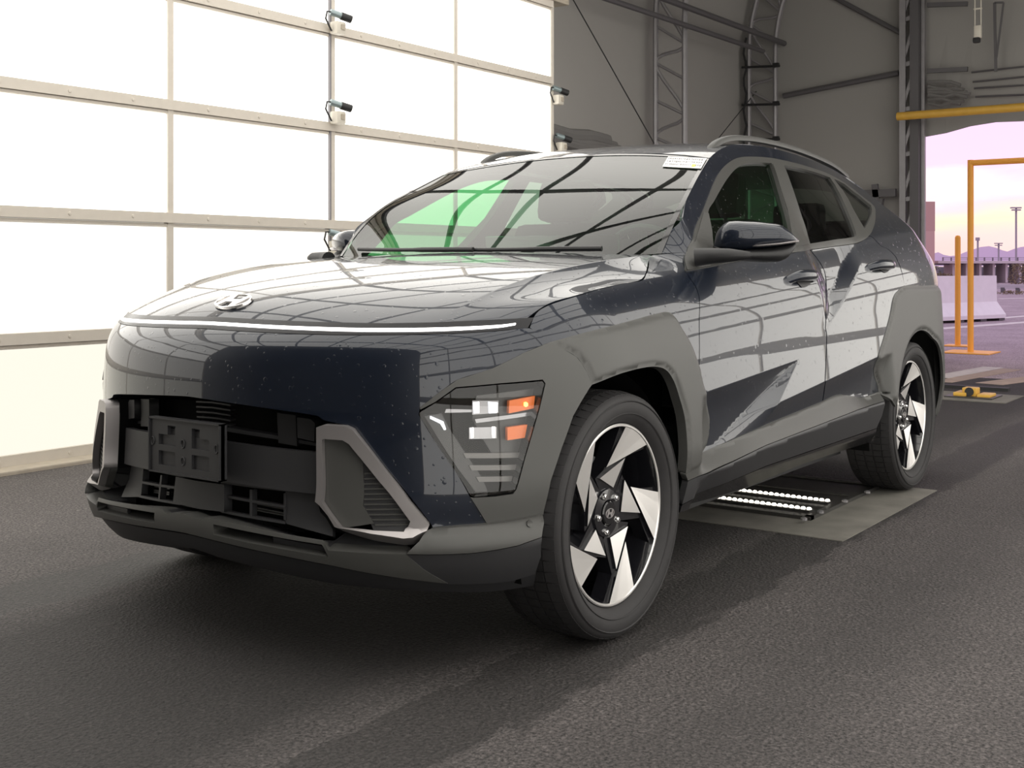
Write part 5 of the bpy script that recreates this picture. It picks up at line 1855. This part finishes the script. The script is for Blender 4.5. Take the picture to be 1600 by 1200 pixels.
# guard rail
FARC_RAIL = pbr('pale_rail_steel', (.46, .43, .46), .6)
gr = empty('guard_rail', on_z(1500, 452, 0), 'long grey steel guard rail across the far side of the lot', 'guard rail')
ga, gb = on_z(1425, 455, 0), on_z(1700, 459, 0)
gz = lambda py, p: float(1.0402 + (PPY - py) / FPX * ((p - CAM) @ FWD))
mb = MB()
for py in (445.5, 449):
    mb.beam((ga[0], ga[1], gz(py, ga)), (gb[0], gb[1], gz(py + 1, gb)), .12, .10)
mb.build('rail', FARC_RAIL, gr)
for k in range(12):
    p = ga + (gb - ga) * (k + .5) / 12
    MB().box((p[0], p[1], .1), (.15, .15, .2)).build('post', GALVD, gr)
# grandstand-like deck on columns
FARC = pbr('far_concrete', (.60, .54, .56), .9)
FARD = pbr('far_dark_wall', (.24, .22, .26), .9)
FARS = pbr('far_steel', (.34, .31, .36), .8)
def far(px, py, D):      # a point at distance D along the viewing axis
    d = ray(px, py)
    return CAM + d * D
D_ = 74.0
st = empty('raised_walkway', far(1540, 430, D_), 'long concrete deck on columns far beyond the guard rail', 'walkway')
def farbox(name, x0, x1, y0, y1, D, depth, mat, parent):
    a, b = far(x0, y1, D), far(x1, y0, D)
    mb = MB()
    V = []
    for dd in (0, depth):
        for (x, y) in ((x0, y0), (x1, y0), (x1, y1), (x0, y1)):
            q = far(x, y, D)
            V.append(q + FWD * dd)
    mb.add(V, [(0, 1, 2, 3), (7, 6, 5, 4), (0, 4, 5, 1), (1, 5, 6, 2), (2, 6, 7, 3), (3, 7, 4, 0)])
    return mb.build(name, mat, parent)
farbox('deck', 1466, 1680, 407.5, 411.5, D_, 8, FARC, st)
farbox('beam', 1466, 1680, 411.5, 414, D_ + 1, 6, FARD, st)
for x in (1490, 1511, 1532, 1553, 1573, 1594, 1615):
    farbox('column', x - 1.8, x + 1.8, 411, 441.5, D_ + .5, 1.5, FARC, st)
farbox('back_wall', 1466, 1680, 417, 443, D_ + 9, 1, FARD, st)
farbox('low_wall', 1466, 1680, 431, 444, D_ + 5, 1, FARC, st)
for y in (402, 404.5):
    farbox('handrail', 1474, 1680, y, y + .7, D_ + .2, .2, FARS, st)
for k in range(16):
    farbox('baluster', 1474 + k * 13, 1474.6 + k * 13, 402, 408, D_ + .2, .2, FARS, st)
# lamp masts
def mast(px, top, base, D, label, heads):
    base = 416.2 + 1902 / D
    e = empty('light_mast', far(px, base, D), label, 'light mast')
    farbox('mast', px - .8, px + .8, top, base, D, .3, FARS, e)
    for (x0, x1, y0, y1) in heads:
        farbox('lamp_row', px + x0, px + x1, y0, y1, D - .3, .4, FARS, e)
mast(1588.5, 324, 412, 140, 'tallest light mast far away, two rows of lamps on top', ((-8, 8, 323.5, 325.5), (-6, 7, 327, 329)))
mast(1528.5, 371, 412, 150, 'thin light mast far away left of the taller one', ((-2.5, 2.5, 371, 376),))
mast(1561, 380, 412, 170, 'short light mast far away with a wide lamp row', ((-6, 6, 379.5, 381), (-5, 5, 382.5, 384)))
# pink-brown tower beside the opening
tw = empty('brick_tower', far(1450, 443, 71), 'plain pink-brown tower seen beside the tunnel opening', 'building')
TOWM = pbr('pink_brown_render', (.56, .37, .34), .9)
TOWM2 = pbr('pink_brown_render_upper', (.50, .32, .29), .9)
farbox('lower_wall', 1430, 1460.5, 361, 443, 71, 6, TOWM, tw)
farbox('upper_wall', 1430, 1461, 315, 361, 71, 6, TOWM2, tw)
# mountains
MOUNT = pbr('hazy_mountain', (.74, .62, .80), 1.0)
def ridge(name, pts, D, label):
    mb = MB()
    n = len(pts)
    V = [far(x, y, D) for x, y in pts] + [far(x, 416, D * 1.0) for x, y in pts] + [far(x, 412, D * 1.25) for x, y in pts]
    F = [(i, i + 1, n + i + 1, n + i) for i in range(n - 1)] + [(i + 1, i, 2 * n + i, 2 * n + i + 1) for i in range(n - 1)]
    mb.add(V, F)
    return struct(mb.build(name, MOUNT, smooth=True, angle=80))
ridge('mountains', [(1440, 402), (1459, 396), (1466, 394), (1474, 398), (1484, 400), (1496, 399), (1508, 394), (1520, 390), (1532, 386), (1545, 384.5), (1556, 387), (1566, 391), (1574, 393), (1584, 389), (1595, 386), (1610, 384), (1630, 390), (1660, 398)], 700, '')
# scrub
LEAF = pbr('dry_scrub', (.20, .155, .10), .9, noise=.4, nscale=3)
LEAFG = pbr('dusty_green_leaf', (.17, .16, .10), .9, noise=.4, nscale=3)
def shrub(name, px, py, w, h, D, label, cat, mat, seed, n=380, trunk=None):
    rr = random.Random(seed)
    e = empty(name, far(px, py, D), label, cat)
    sc = D / FPX
    mb = MB()
    base = far(px, py, D)
    for k in range(n):
        q, r = rr.uniform(0, 2 * PI), rr.random() ** .5
        u, v = rr.uniform(-1, 1), rr.random()
        wv = math.sqrt(max(0, 1 - (v * 1.1 - .25) ** 2))
        c = base + RGT * (u * wv * w / 2 * sc) + FWD * rr.uniform(-1, 1) * wv * w / 2 * sc + np.array([0, 0, (v * h) * sc])
        s = rr.uniform(.6, 1.5) * sc * 1.6
        a = Vector((rr.uniform(-1, 1), rr.uniform(-1, 1), rr.uniform(-1, 1))).normalized() * s
        b = a.cross(Vector((rr.uniform(-1, 1), rr.uniform(-1, 1), rr.uniform(-1, 1)))).normalized() * s * .6
        c = Vector(c)
        mb.add([c - a, c + b, c + a, c - b], [(0, 1, 2, 3)])
    o = mb.build('foliage', mat, e)
    o['kind'] = 'stuff'
    if trunk:
        MB().tube([base, base + np.array([0, 0, trunk * sc * .5]) + RGT * sc * 1.2, base + np.array([0, 0, trunk * sc])], [sc * 1.3, sc * 1.0, sc * .5], 6).build('trunk', FARD, e, smooth=True)
shrub('shrub', 1452, 443, 34, 30, 69, 'leafy dusty shrub close to the rear of the car roof line, left of the walkway', 'shrub', LEAFG, 1)
shrub('shrub', 1474, 445.5, 34, 18, 63, 'low dry brown shrub in front of the walkway, left of the yellow post', 'shrub', LEAF, 2)
shrub('shrub', 1530, 444, 46, 8, 68, 'low strip of dry scrub under the walkway between the columns', 'shrub', LEAF, 3, 200)
shrub('tree', 1591, 444.5, 26, 32, 66, 'small bare-trunked tree at the right edge beyond the guard rail', 'tree', LEAF, 4, 320, trunk=20)
shrub('shrub', 1580, 459.5, 50, 5, 43.5, 'strip of brown weeds below the guard rail', 'shrub', LEAF, 6, 160)
